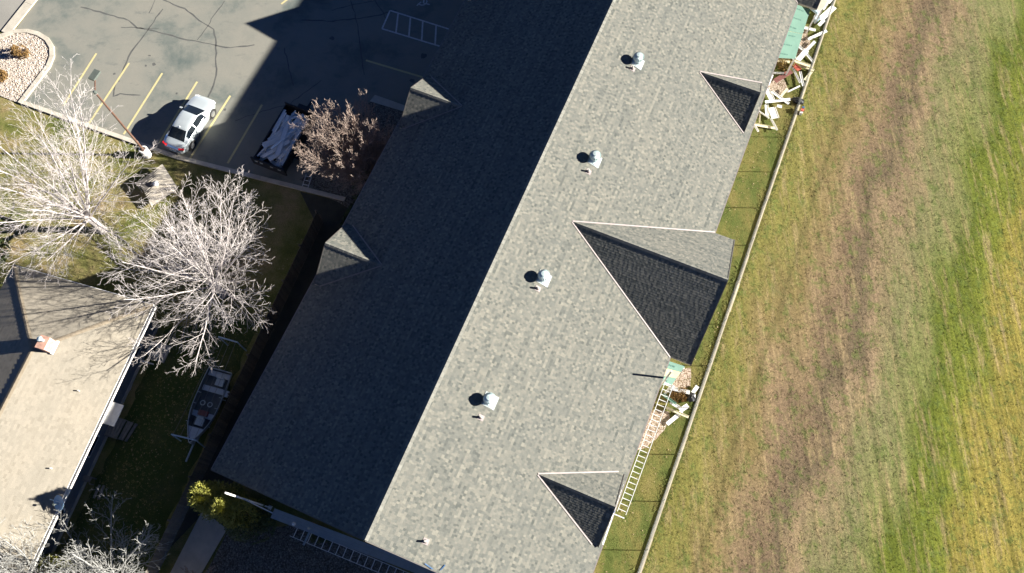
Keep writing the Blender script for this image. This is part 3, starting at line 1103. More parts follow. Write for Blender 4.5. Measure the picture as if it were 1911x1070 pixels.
gutter(B_ + HV * .01, C_ + HV * .01, HV).build('gutter', 'white_trim', house)
MB().bar(A_ + HU * .03 - ZH * .06, B_ + HU * .03 - ZH * .06, .04, .16).build('fascia', 'white_trim', house)
for a, b in ((Hh(-HW + .6, .6, 0), Hh(HW - .6, .6, 0)), (Hh(HW - .6, .6, 0), Hh(HW - .6, HL - .6, 0)), (Hh(-HW + .6, .6, 0), Hh(-HW + .6, HL - .6, 0))):
    wall(house, a, b, 2.55, 'house_siding')
for b in (3.0, 9.0, 13.5):
    wdw = MB().box(Hh(HW - .5, b, 1.5), HU, HV, ZH, 1.4, .06, 1.1).build('window', 'white_trim', house)
    MB().box(Hh(HW - .46, b, 1.5), HU, HV, ZH, 1.2, .03, .92).build('pane', 'window_glass', wdw)
dr = MB().box(Hh(HW - .5, 6.9, 1.05), HU, HV, ZH, .95, .06, 2.05).build('door', 'white_trim', house)
MB().lathe(Hh(HW - .45, 6.6, 1.0), [(.03, 0), (.035, .05)], 8, HV).build('door_handle', 'galvanised', dr)
# awning over the side door, seen in the shade
aw = [Hh(HW - .5, 6.25, 2.15), Hh(HW + .62, 6.25, 1.92), Hh(HW + .62, 7.6, 1.92), Hh(HW - .5, 7.6, 2.15)]
MB().prism(aw, ZH * -.04).build('awning', 'white_trim', house)
# downspout with an elbow and straps
ds = at(258, 672, 0)
p0 = Hh(HW + .08, (HC - ds).dot(HU), 2.55)
b_ = (HC - ds).dot(HU)
dsp = MB().bar(Hh(HW + .08, b_, 2.55), Hh(HW - .45, b_, 2.2), .08, .06).bar(Hh(HW - .47, b_, 2.2), Hh(HW - .47, b_, .15), .08, .06).bar(Hh(HW - .47, b_, .12), Hh(HW + .3, b_, .06), .08, .06).build('downspout', 'white_trim', house)
for z in (.5, 1.2):
    MB().box(Hh(HW - .47, b_, z), HU, HV, ZH, .14, .09, .03).build('strap', 'white_trim', dsp)
# foundation strip
MB().box(Hh(HW - .52, HL / 2, .12), HU, HV, ZH, HL - 1.3, .1, .24).build('foundation', 'concrete', house)
# chimney on the sunny slope: courses of bricks under a cap
chp = at(104, 652, 3.3)
a_, bb_ = (chp - HC).dot(HV), (HC - chp).dot(HU)
ch = MB().box(Hh(a_, bb_, 3.85), HV, HU, ZH, .52, .74, 1.75).build('chimney', 'mortar', house)
bm = mesh_of(MB().box(ZERO, Vector((1, 0, 0)), Vector((0, 1, 0)), ZH, .195, .03, .058), 'brick', 'brick')
for r in range(22):
    z = 3.02 + r * .073
    off = .105 if r % 2 else 0
    for s in (-1, 1):
        for k in range(3):
            y = -.26 + k * .21 + off
            if abs(y) < .29:
                piece('brick', bm, ch, Hh(a_ + s * .265, bb_ + y, z), axes(HU, HV, ZH))
        for k in range(2):
            x = -.105 + k * .21
            piece('brick', bm, ch, Hh(a_ + x, bb_ + s * .375, z), axes(HV, HU, ZH))
MB().box(Hh(a_, bb_, 4.76), HV, HU, ZH, .58, .80, .06).build('chimney_cap', 'brick', ch)
MB().tube([Hh(a_, bb_ - .1, 4.78), Hh(a_, bb_ - .1, 5.15)], .09, 12).lathe(Hh(a_, bb_ - .1, 5.15), [(.16, 0), (.16, .03), (.02, .09)], 12).build('flue', 'galvanised', ch)
zf = HE + (HW - a_) * (HR - HE) / HW
MB().box(Hh(a_ + .33, bb_, zf + .0), HV, HU, ZH, .12, .85, .14).build('flashing', 'white_trim', ch)
# fallen twigs and a plumbing pipe on the roof
for i, (px, py) in enumerate(((148, 730), (94, 874))):
    q = at(px, py, 3.2)
    aa, bq = (q - HC).dot(HV), (HC - q).dot(HU)
    zz = HE + (HW - aa) * (HR - HE) / HW
    q = Hh(aa, bq, zz + .05)
    vp = MB().tube([q - ZH * .1, q + ZH * .16], .04, 8).build('vent_pipe', 'pipe_grey', house)
# satellite dish on the eave
dq = at(112, 938, 3.1)
da, db = (dq - HC).dot(HV), (HC - dq).dot(HU)
dc = at(113, 938, 3.3)
dax = Vector((-0.45, -0.30, 0.84)).normalized()
prof = [(0.02, 0.0), (.16, .012), (.30, .045), (.42, .10), (.44, .115), (.42, .118), (.30, .062), (.16, .030), (.02, .02)]
dish = MB().lathe(dc, prof, 28, dax).build('satellite_dish', 'dish_shade_blue', house, True)
MB().tube([Hh(HW - .45, db, 2.7), Hh(HW - .38, db, 3.15), dc], .025, 8).build('dish_mast', 'galvanised', dish)
MB().tube([dc - ZH * .42, dc + dax * .45 - ZH * .15], .018, 6).box(dc + dax * .47 - ZH * .13, HU, HV, ZH, .1, .1, .1).build('receiver_arm', 'lamp_head', dish)

# ================================================================== FENCES
# pale edging strip and wire fence by the field
mow = thing('edging_strip', W(VF, 20, 0), 'pale concrete edging strip under the wire fence by the field', 'edging')
rg = random.Random(77)
for k in range(34):
    a = -14 + k * 2.2
    MB().box(W(VF + rg.uniform(-.02, .02), a + 1.1, .05 + rg.uniform(-.008, .008)), UH, VH, ZH, 2.185, .165, .12).build('slab', 'mow_strip', mow)
wf = thing('wire_fence', W(VF - .12, 20, 0), 'thin wire mesh fence along the edge of the field', 'fence')
pm_ = mesh_of(MB().tube([ZERO, Vector((0, 0, 1.25))], .028, 8).lathe(Vector((0, 0, 1.25)), [(.036, 0), (.03, .03), (.005, .05)], 8), 'post', 'flange_metal')
k0 = vu(at(1548, 81))[1]
us = []
for k in range(-3, 18):
    uu = k0 - k * 3.05
    us.append(uu)
    piece('post', pm_, wf, W(VF - .15, uu, 0), Matrix.Identity(3))
MB().tube([W(VF - .15, us[0], 1.22), W(VF - .15, us[-1], 1.22)], .007, 6).build('top_rail', 'flange_metal', wf)
wm = MB()
ua, ub = us[-1], us[0]
x = ua - 1.2
while x < ub:
    for s in (1, -1):
        a = W(VF - .15, x if s > 0 else x + 1.15, .04)
        b = W(VF - .15, x + 1.15 if s > 0 else x, 1.19)
        d = (b - a).normalized()
        sd = VH * .0022
        up2 = d.cross(VH) * .0022
        wm.quad(a - sd, b - sd, b + up2, a + up2)
        wm.quad(a + sd, a + up2, b + up2, b + sd)
    x += .085
tag(wm.build('wire_mesh', 'flange_metal', wf), kind='stuff')

# wooden board fence between the gardens
fa, fb = W(-21.05, 16.7), W(-19.35, -9.5)
wfen = thing('board_fence', (fa + fb) / 2, 'weathered wooden board fence in the shade behind the boat', 'fence')
fd = (fb - fa).normalized()
fn = ZH.cross(fd)
L = (fb - fa).length
bmesh_ = mesh_of(MB().prism([Vector((-.066, -.009, 0)), Vector((.066, -.009, 0)), Vector((.066, -.009, 1.72)), Vector((.03, -.009, 1.78)), Vector((-.03, -.009, 1.78)), Vector((-.066, -.009, 1.72))], Vector((0, .018, 0))), 'board', 'wood_fence')
nb = int(L / .142)
rg = random.Random(8)
for i in range(nb):
    p = fa + fd * ((i + .5) * L / nb) + ZH * rg.uniform(.02, .07) + fn * rg.uniform(.012, .022)
    piece('board', bmesh_, wfen, p, axes(fd, fn, ZH))
for z in (.35, .95, 1.55):
    MB().bar(fa - fn * .03 + ZH * z, fb - fn * .03 + ZH * z, .04, .09).build('rail', 'wood_fence', wfen)
for i in range(11):
    p = fa.lerp(fb, i / 10) - fn * .1
    MB().box(p + ZH * .92, fd, fn, ZH, .09, .09, 1.84).build('post', 'wood_fence', wfen)

# ================================================================== PARKED CAR
def sedan(loc, heading, label):
    t = thing('parked_car', loc, label, 'car')
    ex = Vector((math.cos(heading), math.sin(heading), 0))
    ey = Vector((-math.sin(heading), math.cos(heading), 0))
    n = 72
    xs = np.linspace(-2.34, 2.34, n)

    def it(tab, s=2):
        x, y = zip(*tab)
        f = np.interp(xs, x, y)
        k = np.array([1, 2, 3, 2, 1.]) / 9
        for _ in range(s):
            fp = np.pad(f, 2, mode='edge')
            f = np.convolve(fp, k, 'valid')
        return f
    wb = it([(-2.34, .60), (-2.2, .78), (-1.8, .88), (-1, .915), (0, .92), (1.0, .915), (1.7, .88), (2.1, .78), (2.34, .52)])
    zb = it([(-2.34, .60), (-2.22, .86), (-1.8, .95), (-.8, .95), (.5, .93), (1.2, .91), (1.8, .84), (2.15, .72), (2.34, .52)])
    zt = it([(-2.34, .62), (-2.24, .93), (-1.85, 1.035), (-1.72, 1.05), (-.95, 1.37), (-.6, 1.43), (0, 1.455), (.35, 1.42), (1.18, 1.0), (1.35, .965), (1.9, .87), (2.2, .75), (2.34, .54)], 1)
    wt = it([(-2.34, .50), (-2.2, .66), (-1.72, .68), (-1.0, .58), (-.3, .58), (.4, .58), (1.2, .70), (1.8, .74), (2.15, .64), (2.34, .42)], 1)
    zlo = it([(-2.34, .42), (-2.2, .28), (-1.9, .22), (1.9, .20), (2.2, .25), (2.34, .36)], 1)
    grid = []
    for i in range(n):
        sh = (wb[i] * .985, zb[i])
        tp = (wt[i], zt[i] - .035)
        lerp = lambda f: (sh[0] + (tp[0] - sh[0]) * f, sh[1] + (tp[1] - sh[1]) * f)
        half = [(wb[i] * .80, zlo[i]), (wb[i] * .95, zlo[i] + .06), (wb[i], zlo[i] + (zb[i] - zlo[i]) * .45), (wb[i] * 1.005, zlo[i] + (zb[i] - zlo[i]) * .78), sh, lerp(.10), lerp(.86), tp, (wt[i] * .88, zt[i] - .012), (wt[i] * .5, zt[i]), (0, zt[i] + .008)]
        full = [(y, z) for y, z in half] + [(-y, z) for y, z in half[-2::-1]]
        grid.append(full)
    m = len(grid[0])
    P = lambda i, j: loc + ex * xs[i] + ey * grid[i][j][0] + ZH * grid[i][j][1]
    body, wsh, rsh, sw = MB(), MB(), MB(), [[MB(), MB()], [MB(), MB()]]
    for i in range(n - 1):
        xm = (xs[i] + xs[i + 1]) / 2
        for j in range(m - 1):
            tgt = body
            if 7 <= j <= m - 9:
                if .42 < xm < 1.14:
                    tgt = wsh
                elif -1.68 < xm < -.98:
                    tgt = rsh
            if j in (5, m - 7):
                s = 0 if j == 5 else 1
                if -.30 < xm < .78:
                    tgt = sw[s][0]
                elif -1.28 < xm < -.38:
                    tgt = sw[s][1]
            k = len(tgt.v)
            tgt.v += [tuple(P(i, j)), tuple(P(i + 1, j)), tuple(P(i + 1, j + 1)), tuple(P(i, j + 1))]
            tgt.f.append((k, k + 3, k + 2, k + 1))
    for i in (0, n - 1):
        body.quad(*[P(i, j) for j in range(m)])
    # weld by rebuilding with merged vertices
    def weld(mb_):
        d, v2, f2 = {}, [], []
        for f in mb_.f:
            g = []
            for q in f:
                key = tuple(round(c, 4) for c in mb_.v[q])
                if key not in d:
                    d[key] = len(v2)
                    v2.append(mb_.v[q])
                g.append(d[key])
            g2 = [g[a] for a in range(len(g)) if g[a] != g[a - 1]]
            if len(g2) > 2:
                f2.append(tuple(g2))
        mb_.v, mb_.f = v2, f2
        return mb_
    bo = weld(body).build('body', 'car_paint', t, True)
    weld(wsh).build('windshield', 'car_glass', t, True)
    weld(rsh).build('rear_window', 'car_glass', t, True)
    for s in (0, 1):
        for k in (0, 1):
            weld(sw[s][k]).build('side_window', 'car_glass', t, True)
    for sx in (-1.40, 1.42):
        for s in (1, -1):
            c = loc + ex * sx + ey * (s * .80) + ZH * .33
            MB().lathe(c + ey * s * .105, [(.40, 0), (.40, .014)], 24, ey * s).build('wheel_arch', 'trailer_black', bo)
            w = MB().lathe(c - ey * s * .1, [(.20, 0), (.32, .01), (.335, .05), (.335, .18), (.32, .222), (.22, .232)], 24, ey * s).build('wheel', 'tyre', t, True)
            r = MB().lathe(c + ey * s * .128, [(.215, 0), (.215, .012), (.19, .006)], 20, ey * s)
            for q in range(5):
                a = ex * math.cos(q * 1.2566) + ZH * math.sin(q * 1.2566)
                r.bar(c + ey * s * .146, c + ey * s * .146 + a * .2, .05, .01, ey)
            r.build('rim', 'rim', w)
    for s in (1, -1):
        MB().box(loc + ex * -2.18 + ey * s * .66 + ZH * .84, (ex + ey * s * -.35).normalized(), (ey + ex * s * .35).normalized(), ZH, .16, .36, .13).build('tail_light', 'tail_red', t)
        MB().box(loc + ex * 2.08 + ey * s * .66 + ZH * .68, (ex + ey * s * .35).normalized(), (ey - ex * s * .35).normalized(), ZH, .3, .26, .10).build('headlight', 'clear_lens', t)
        MB().box(loc + ex * .72 + ey * s * 1.0 + ZH * .99, ex, ey, ZH, .12, .2, .13).bar(loc + ex * .74 + ey * s * .86 + ZH * .95, loc + ex * .74 + ey * s * .94 + ZH * .97, .05, .04).build('side_mirror', 'car_paint', t)
        for hx in (.05, -.85):
            MB().box(loc + ex * hx + ey * s * .925 + ZH * .80, ex, ey, ZH, .18, .03, .03).build('door_handle', 'car_paint', t)
    MB().box(loc + ex * -2.33 + ZH * .66, ey, ex, ZH, .52, .03, .12).build('licence_plate', 'white_trim', t)
    MB().lathe(loc + ex * -.85 + ZH * 1.40, [(.05, 0), (.035, .04), (.005, .07)], 8).build('antenna', 'car_paint', t)
    MB().box(loc + ex * 2.30 + ZH * .46, ey, ex, ZH, .9, .06, .14).build('grille', 'trailer_black', t)
    return t


ca, cb = at(331, 268, .6), at(379, 194, .6)
cd = (cb - ca)
sedan(Vector(((ca.x + cb.x) / 2, (ca.y + cb.y) / 2, 0)), math.atan2(cd.y, cd.x), 'silver white sedan parked at the edge of the sunlit lot')

# ================================================================== DUMP TRAILER WITH SIDING SCRAPS
tA, tB = at(528, 318, .9), at(563, 208, .9)
td = (tB - tA)
td.z = 0
tlen = 5.6
ex = UH.copy()
ey = VH.copy()
tc = W(-26.05, 21.1, 0)
tr = thing('dump_trailer', tc, 'black dump trailer loaded with scrap siding in the shade', 'trailer')
wd = 2.1
MB().box(tc + ZH * .62, ex, ey, ZH, 4.6, wd, .1).build('bed_floor', 'trailer_black', tr)
for s in (-1, 1):
    MB().box(tc + ey * s * (wd / 2 + .03) + ZH * 1.02, ex, ey, ZH, 4.6, .06, .8).build('side_wall', 'trailer_black', tr)
    for k in range(6):
        MB().box(tc + ey * s * (wd / 2 + .09) + ex * (-2.2 + k * .88) + ZH * 1.0, ex, ey, ZH, .08, .06, .74).build('stake', 'trailer_black', tr)
    MB().box(tc + ey * s * (wd / 2 + .28) + ZH * .72, ex, ey, ZH, 1.9, .36, .05).build('fender', 'trailer_black', tr)
    for k in (-.45, .45):
        w = MB().lathe(tc + ey * (s * 1.22) + ex * k + ZH * .34, [(.2, 0), (.34, .01), (.34, .2), (.2, .21)], 20, ey * s).build('wheel', 'tyre', tr)
        MB().lathe(tc + ey * (s * 1.43) + ex * k + ZH * .34, [(.18, .005), (.15, .02)], 14, ey * s).build('rim', 'rim', w)
MB().box(tc + ex * 2.33 + ZH * 1.15, ey, ex, ZH, wd + .1, .06, 1.1).build('front_wall', 'trailer_black', tr)
tg = MB().box(tc - ex * 2.36 + ZH * 1.02, ey, ex, ZH, wd + .5, .10, .86).build('tailgate', 'trailer_black', tr)
for k in (-.9, -.5, .3, .9):
    MB().box(tc - ex * 2.425 + ey * k + ZH * 1.2, ey, ex, ZH, .22, .02, .07).build('reflector', 'white_trim', tg)
MB().bar(tc + ex * 2.3 + ZH * .55, tc + ex * 3.7 + ZH * .5, .12, .12).box(tc + ex * 2.7 + ZH * .8, ex, ey, ZH, .5, .9, .5).build('tongue', 'trailer_black', tr)
rg = random.Random(15)
for i in range(70):
    Ls = rg.uniform(1.2, 3.6)
    a = rg.gauss(0.18, .28)
    if i % 9 == 0:
        a += 1.2
        Ls = rg.uniform(1.0, 1.7)
    d = ex * math.cos(a) + ey * math.sin(a)
    tilt = rg.uniform(-.12, .12)
    d = (d + ZH * tilt).normalized()
    mx = max(.05, 2.2 - Ls * .5 * abs(math.cos(a)))
    my = max(.05, .98 - Ls * .5 * abs(math.sin(a)))
    p = tc + ex * rg.uniform(-mx, mx) + ey * rg.uniform(-my, my) + ZH * (.85 + .0095 * i + rg.uniform(0, .08))
    m = MB()
    s_ = ZH.cross(d).normalized()
    s_ = (s_ + ZH * rg.uniform(-.4, .4)).normalized()
    nz = d.cross(s_)
    wds = rg.choice((.10, .16, .24, .34))
    m.box(p, d, s_, nz, Ls, wds, .012)
    m.box(p + s_ * wds / 2 + nz * .015, d, s_, nz, Ls, .012, .04)
    tag(m.build('siding_strip', 'white_vinyl', origin=p), 'loose white siding strip in the load of the black dump trailer', 'siding', 'siding strips in the trailer')


def ladder(a, b, width, label, mat='aluminium', step=.305, sidev=None, wide=.075, name='ladder', group=None):
    d = (b - a).normalized()
    L = (b - a).length
    sd = (sidev or ZH.cross(d)).normalized()
    sd = (sd - d * sd.dot(d)).normalized()
    nz = d.cross(sd)
    t = thing(name, (a + b) / 2, label, 'ladder', group)
    for s in (-1, 1):
        MB().box((a + b) / 2 + sd * s * width / 2, d, sd, nz, L, .03, wide).build('side_rail', mat, t)
    me = mesh_of(MB().box(ZERO, Vector((1, 0, 0)), Vector((0, 1, 0)), ZH, width - .03, .038, .03), 'rung', mat)
    n = int(L / step)
    for i in range(n):
        piece('rung', me, t, a + d * ((i + .5) * L / n), axes(sd, d, nz))
    return t


ladder(at(567, 357, .08), at(577, 326, .08), .42, 'short ladder lying in the shade behind the dump trailer')

# ================================================================== STREET LAMP AND SHED
lb = at(276, 290, 0)
lamp = thing('lamp_post', lb, 'tall rusty lamp post on a white concrete base beside the lot', 'lamp post')
MB().lathe(lb, [(.30, 0), (.30, .82), (.26, .86), (.02, .86)], 24).build('base', 'white_trim', lamp)
MB().box(lb + ZH * .87, VH, UH, ZH, .32, .32, .03).build('base_plate', 'rust_brown', lamp)
MB().tube([lb + ZH * .86, lb + ZH * 7.7], [.085, .06], 12).build('pole', 'rust_brown', lamp)
hd_ = at(176, 140, 7.8)
tp = lb + ZH * 7.7
tp2 = Vector((hd_.x, hd_.y, 7.72))
arm = MB().bar(tp, tp2, .07, .07).build('arm', 'rust_brown', lamp)
MB().box(tp2 + ZH * .05, UH, VH, ZH, .74, .42, .14).build('lamp_head', 'lamp_head', lamp)
MB().lathe(tp, [(.11, -.06), (.11, .1), (.03, .14)], 12).build('pole_cap', 'lamp_head', lamp)

zs = 0.45
SH = [at(303, 306, zs + .16), at(332, 352, zs), at(283, 385, zs), at(259, 340, zs + .16)]
shc = (SH[0] + SH[2]) / 2
shed = thing('shed', Vector((shc.x, shc.y, 0)), 'low pump shed with square tan shingled roof and white vent under the trees', 'shed')
sro = MB().prism([SH[2], SH[1], SH[0], SH[3]], ZH * -.1).build('roof', 'deck', shed)
shingles(sro, [SH[2], SH[1], SH[0], SH[3]], 'shed_shingle', 7, .15, .3, .7, lift=.004)
sh_in = [shc.lerp(p, .66) for p in SH]
for i in range(4):
    a, b = sh_in[i], sh_in[(i + 1) % 4]
    wall(shed, Vector((a.x, a.y, 0)), Vector((b.x, b.y, 0)), zs - .06, 'house_siding', .08)
vt = MB().lathe(shc + ZH * .0, [(.12, -.05), (.12, .16), (.21, .17), (.21, .22), (.05, .34)], 14).build('roof_vent', 'white_trim', sro, False)
sd0 = (sh_in[1] + sh_in[2]) / 2
MB().box(Vector((sd0.x, sd0.y, .19)), (sh_in[2] - sh_in[1]).normalized(), ZH.cross((sh_in[2] - sh_in[1]).normalized()), ZH, .8, .13, .34).build('door', 'grey_wood', shed)

# ================================================================== BOAT ON TRAILER, PIPE FRAMES
bA, bB = at(360, 818, .85), at(409, 700, .85)
bd = (bA - bB)
bd.z = 0
blen = 4.7
bx = bd.normalized()            # towards the bow
by = ZH.cross(bx)
bc = (bA + bB) / 2
bc.z = 0
boat = thing('fishing_boat', bc, 'open metal fishing boat with two pale seats in the shaded yard', 'boat')
n = 26
st_ = np.linspace(0, 1, n)
hull, inn, rimL, rimR = MB(), MB(), [], []
secs, seci = [], []
for s in st_:
    x = -blen / 2 + s * blen
    w = .84 * (1 - max(0, (s - .45) / .55) ** 2.2 * .93) * (0.93 + .07 * min(1, s * 5))
    zk = .42 + .22 * max(0, (s - .7) / .3) ** 2
    zg = .98 + .14 * s ** 2
    P0 = bc + bx * x
    secs.append([P0 + by * w + ZH * zg, P0 + by * w * .86 + ZH * (zk + .14), P0 + ZH * zk, P0 - by * w * .86 + ZH * (zk + .14), P0 - by * w + ZH * zg])
    wi = max(.01, w - .045)
    seci.append([P0 + by * wi + ZH * (zg - .005), P0 + by * wi * .84 + ZH * (zk + .2), P0 + ZH * (zk + .2), P0 - by * wi * .84 + ZH * (zk + .2), P0 - by * wi + ZH * (zg - .005)])
    rimL.append(P0 + by * (w - .02) + ZH * zg)
    rimR.append(P0 - by * (w - .02) + ZH * zg)
for A1, A2 in zip(secs, secs[1:]):
    for j in range(4):
        hull.quad(A1[j], A1[j + 1], A2[j + 1], A2[j])
hull.quad(*secs[0])
for A1, A2 in zip(seci, seci[1:]):
    for j in range(4):
        inn.quad(A1[j], A2[j], A2[j + 1], A1[j + 1])
inn.quad(*[p + bx * .05 for p in seci[0]][::-1])
hl_ = hull.build('hull', 'boat_metal', boat)
inn.build('cockpit_floor', 'boat_floor', boat)
MB().tube(rimL + rimR[::-1] + [rimL[0]], .028, 6).build('gunwale', 'boat_metal', boat)


def bp(s, o, z):
    return bc + bx * (-blen / 2 + s * blen) + by * o + ZH * z


for s, o in ((.16, -.28), (.72, -.05)):
    se = MB().box(bp(s, -o, .95), bx, by, ZH, .44, .52, .12).build('seat', 'cushion', boat)
    MB().tube([bp(s, -o, .6), bp(s, -o, .9)], .05, 8).build('pedestal', 'boat_metal', se)
    MB().box(bp(s - .055, -o, 1.1), bx, by, ZH, .08, .5, .26).build('backrest', 'cushion', se)
for s in (.06, .27, .62):
    MB().box(bp(s, 0, .80), bx, by, ZH, .34, 1.4, .06).build('bench', 'boat_metal', boat)
MB().prism([bp(.80, .52, 1.03), bp(.80, -.52, 1.03), bp(.93, -.2, 1.08), bp(.96, 0, 1.09), bp(.93, .2, 1.08)], ZH * -.03).build('bow_deck', 'boat_metal', boat)
for o in (.2, -.28):
    m = MB()
    pts = [bp(.47, o, .88) + (bx * math.cos(t) + by * math.sin(t)) * .14 for t in np.linspace(0, 2 * math.pi, 19)]
    m.tube(pts, .03, 6, False)
    m.build('steering_ring', 'cushion', boat)
MB().box(bp(.60, .02, .90), bx, by, ZH, .32, .62, .16).build('tackle_box', 'maroon', boat)
MB().box(bp(.28, .98, .92), bx, by, ZH, .40, .2, .12).build('outboard_bracket', 'boat_metal', boat)
for s in (.35, .5, .75):
    for o in (1, -1):
        MB().box(bp(s, o * .70, .98), bx, by, ZH, .03, .18, .03).build('rowlock', 'boat_metal', boat)
bt = thing('boat_trailer', bc, 'boat trailer with long tongue under the metal fishing boat', 'trailer')
MB().bar(bp(.1, .45, .38), bp(.95, .12, .38), .07, .09).build('frame_rail', 'boat_metal', bt)
MB().bar(bp(.1, -.45, .38), bp(.95, -.12, .38), .07, .09).build('frame_rail', 'boat_metal', bt)
MB().bar(bp(.85, 0, .40), bp(1.24, 0, .46), .09, .09).build('tongue', 'boat_metal', bt)
MB().box(bp(1.0, 0, .7), bx, by, ZH, .1, .14, .6).build('winch_post', 'boat_metal', bt)
MB().bar(bp(.35, -.95, .3), bp(.35, .95, .3), .06, .06).build('axle', 'boat_metal', bt)
for s in (-1, 1):
    w = MB().lathe(bp(.35, s * .92, .28), [(.14, 0), (.28, .01), (.28, .15), (.14, .16)], 18, by * s).build('wheel', 'tyre', bt)
    MB().lathe(bp(.35, s * 1.09, .28), [(.13, 0), (.1, .02)], 12, by * s).build('rim', 'rim', w)


def pipe_frame(a, b, c, z, label):
    A, B, C = at(*a, z), at(*b, z), at(*c, .05)
    t = thing('pipe_frame', (A + B) / 2 - ZH * z, label, 'frame')
    MB().tube([A, B], .045, 8).build('crossbar', 'pale_blue', t)
    MB().tube([B, C], .04, 8).build('leg', 'pale_blue', t)
    A2 = A + (C - B) * .75
    A2.z = .05
    MB().tube([A, A2], .04, 8).build('leg', 'pale_blue', t)
    return A, B


f1 = pipe_frame((320, 811), (366, 822), (382, 835), 1.7, 'pale pipe frame standing over the boat trailer tongue')
f2 = pipe_frame((408, 629), (443, 639), (460, 655), 1.7, 'pale pipe frame standing behind the stern of the boat')
for k, f in enumerate((0.06, .35, .62, .92)):
    m = MB()
    p, q = f1[0].lerp(f1[1], f), f2[0].lerp(f2[1], f)
    pts = [p.lerp(q, i / 8) - ZH * (.12 * math.sin(math.pi * i / 8)) for i in range(9)]
    m.tube(pts, .012, 5)
    tag(m.build('rope', 'grey_wood', origin=p), ['rope', 'second rope', 'third rope', 'fourth rope'][k] + ' from the board fence' if False else
        ('thin rope strung between the two pipe frames over the boat'), 'rope', 'ropes between the pipe frames')

# ================================================================== YARD THINGS BESIDE THE HOUSE
# condenser unit
q = at(293, 655, .4)
q.z = 0
ac = thing('air_conditioner', q, 'round-topped air conditioner on a pad beside the house wall', 'air conditioner')
MB().box(q + ZH * .05, HU, HV, ZH, 1.15, 1.15, .1).build('pad', 'concrete', ac)
MB().box(q + ZH * .45, HU, HV, ZH, .82, .82, .7).build('cabinet', 'plank_metal', ac)
MB().tube([q + ZH * .83 + Vector((math.cos(t), math.sin(t), 0)) * .33 for t in np.linspace(0, 6.2832, 25)], .05, 6, False).build('fan_ring', 'pipe_grey', ac)
fm = MB()
for k in range(5):
    a = Vector((math.cos(k * 1.2566), math.sin(k * 1.2566), 0))
    fm.bar(q + ZH * .82, q + ZH * .82 + a * .3, .09, .01)
fm.build('fan_blade', 'trailer_black', ac)
# wooden landing with steps
dk = [at(207, 776, .45), at(253, 790, .45), at(232, 823, .45), at(194, 812, .45)]
dko = thing('wooden_landing', Vector(((dk[0].x + dk[2].x) / 2, (dk[0].y + dk[2].y) / 2, 0)), 'grey wooden landing with steps at the side door of the house', 'landing')
for i in range(8):
    a0, a1 = i / 8 + .006, (i + 1) / 8 - .006
    P = [dk[0].lerp(dk[1], a0), dk[0].lerp(dk[1], a1), dk[3].lerp(dk[2], a1), dk[3].lerp(dk[2], a0)]
    drop = 0 if i < 5 else -.16 * (1 if i < 7 else 2)
    P = [p + ZH * drop for p in P]
    MB().prism(P, ZH * -.035).build('plank', 'grey_wood', dko)
for a in (dk[0], dk[3]):
    b = dk[1] if a is dk[0] else dk[2]
    MB().bar(a.lerp(b, .02) - ZH * .12, a.lerp(b, .62) - ZH * .12, .05, .16).build('joist', 'grey_wood', dko)
for p in dk:
    f = p.lerp((dk[0] + dk[2]) / 2, .1)
    MB().box(Vector((f.x, f.y, .1)), HU, HV, ZH, .09, .09, .2).build('post', 'grey_wood', dko)
# low wooden frame (garden bench) further along
fr = [at(143, 884, .55), at(172, 892, .55), at(166, 903, .55), at(148, 898, .55)]
bn = thing('garden_bench', Vector((fr[0].x, fr[0].y, 0)), 'small weathered bench against the house wall', 'bench')
for k in range(3):
    f = k / 3
    a, b = fr[0].lerp(fr[3], f * .9 + .05), fr[1].lerp(fr[2], f * .9 + .05)
    MB().bar(a, b, .13, .035).build('seat_slat', 'grey_wood', bn)
for p in fr:
    MB().box(Vector((p.x, p.y, .26)), HU, HV, ZH, .06, .06, .52).build('leg', 'grey_wood', bn)
# long boards on the ground and a hose
for (a, b, lb_) in (((186, 905), (175, 930), 'grey board lying on the ground past the bench'), ((194, 906), (184, 932), 'thin grey board beside the longer board past the bench')):
    A, B = at(*a, .05), at(*b, .05)
    tag(MB().bar(A, B, .14, .04).build('loose_board', 'grey_wood', origin=A), lb_, 'board')
pts = [at(249, 705, .04), at(247, 716, .04), at(243, 728, .04), at(238, 734, .04), at(235, 726, .04), at(228, 745, .04), at(215, 772, .04)]
tag(MB().tube(pts, .02, 6).build('garden_hose', 'pipe_grey', origin=pts[0]), 'thin grey garden hose lying along the house wall', 'hose')

# ================================================================== SCAFFOLD
# along the field side
ladder(at(1160, 958, 4.0), at(1249, 716, 4.0), .50, 'long aluminium ladder stage hung along the field side eave', step=.31)
# standing poles with brackets
def pole(name, px, zt, z0, label, mat='aluminium', w=.09):
    top = at(*px, zt)
    b = Vector((top.x, top.y, z0))
    t = thing(name, b, label, 'scaffold pole')
    MB().box((top + b) / 2, VH, UH, ZH, w, w, (top - b).length).build('pole', mat, t)
    MB().box(Vector((b.x, b.y, z0 + .02)), VH, UH, ZH, .25, .25, .04).build('foot_plate', mat, t)
    return t, top, b


t1, tp1, b1 = pole('scaffold_pole', (1253, 693), 6.5, 0, 'thin metal scaffold pole beside the small green canopy')
MB().bar(Vector((b1.x, b1.y, 3.92)), Vector((b1.x, b1.y, 3.92)) + VH * .7, .06, .08).build('bracket', 'aluminium', t1)
t2, tp2_, b2 = pole('scaffold_pole', (1146, 952), 5.5, 0, 'thin metal scaffold pole with a blue clamp at the small dormer')
MB().bar(Vector((b2.x, b2.y, 3.92)) - VH * .2, Vector((b2.x, b2.y, 3.92)) + VH * .8, .06, .08).build('bracket', 'aluminium', t2)
MB().box(Vector((b2.x, b2.y, 5.0)), VH, UH, ZH, .18, .18, .22).build('clamp', 'blue_plastic', t2)
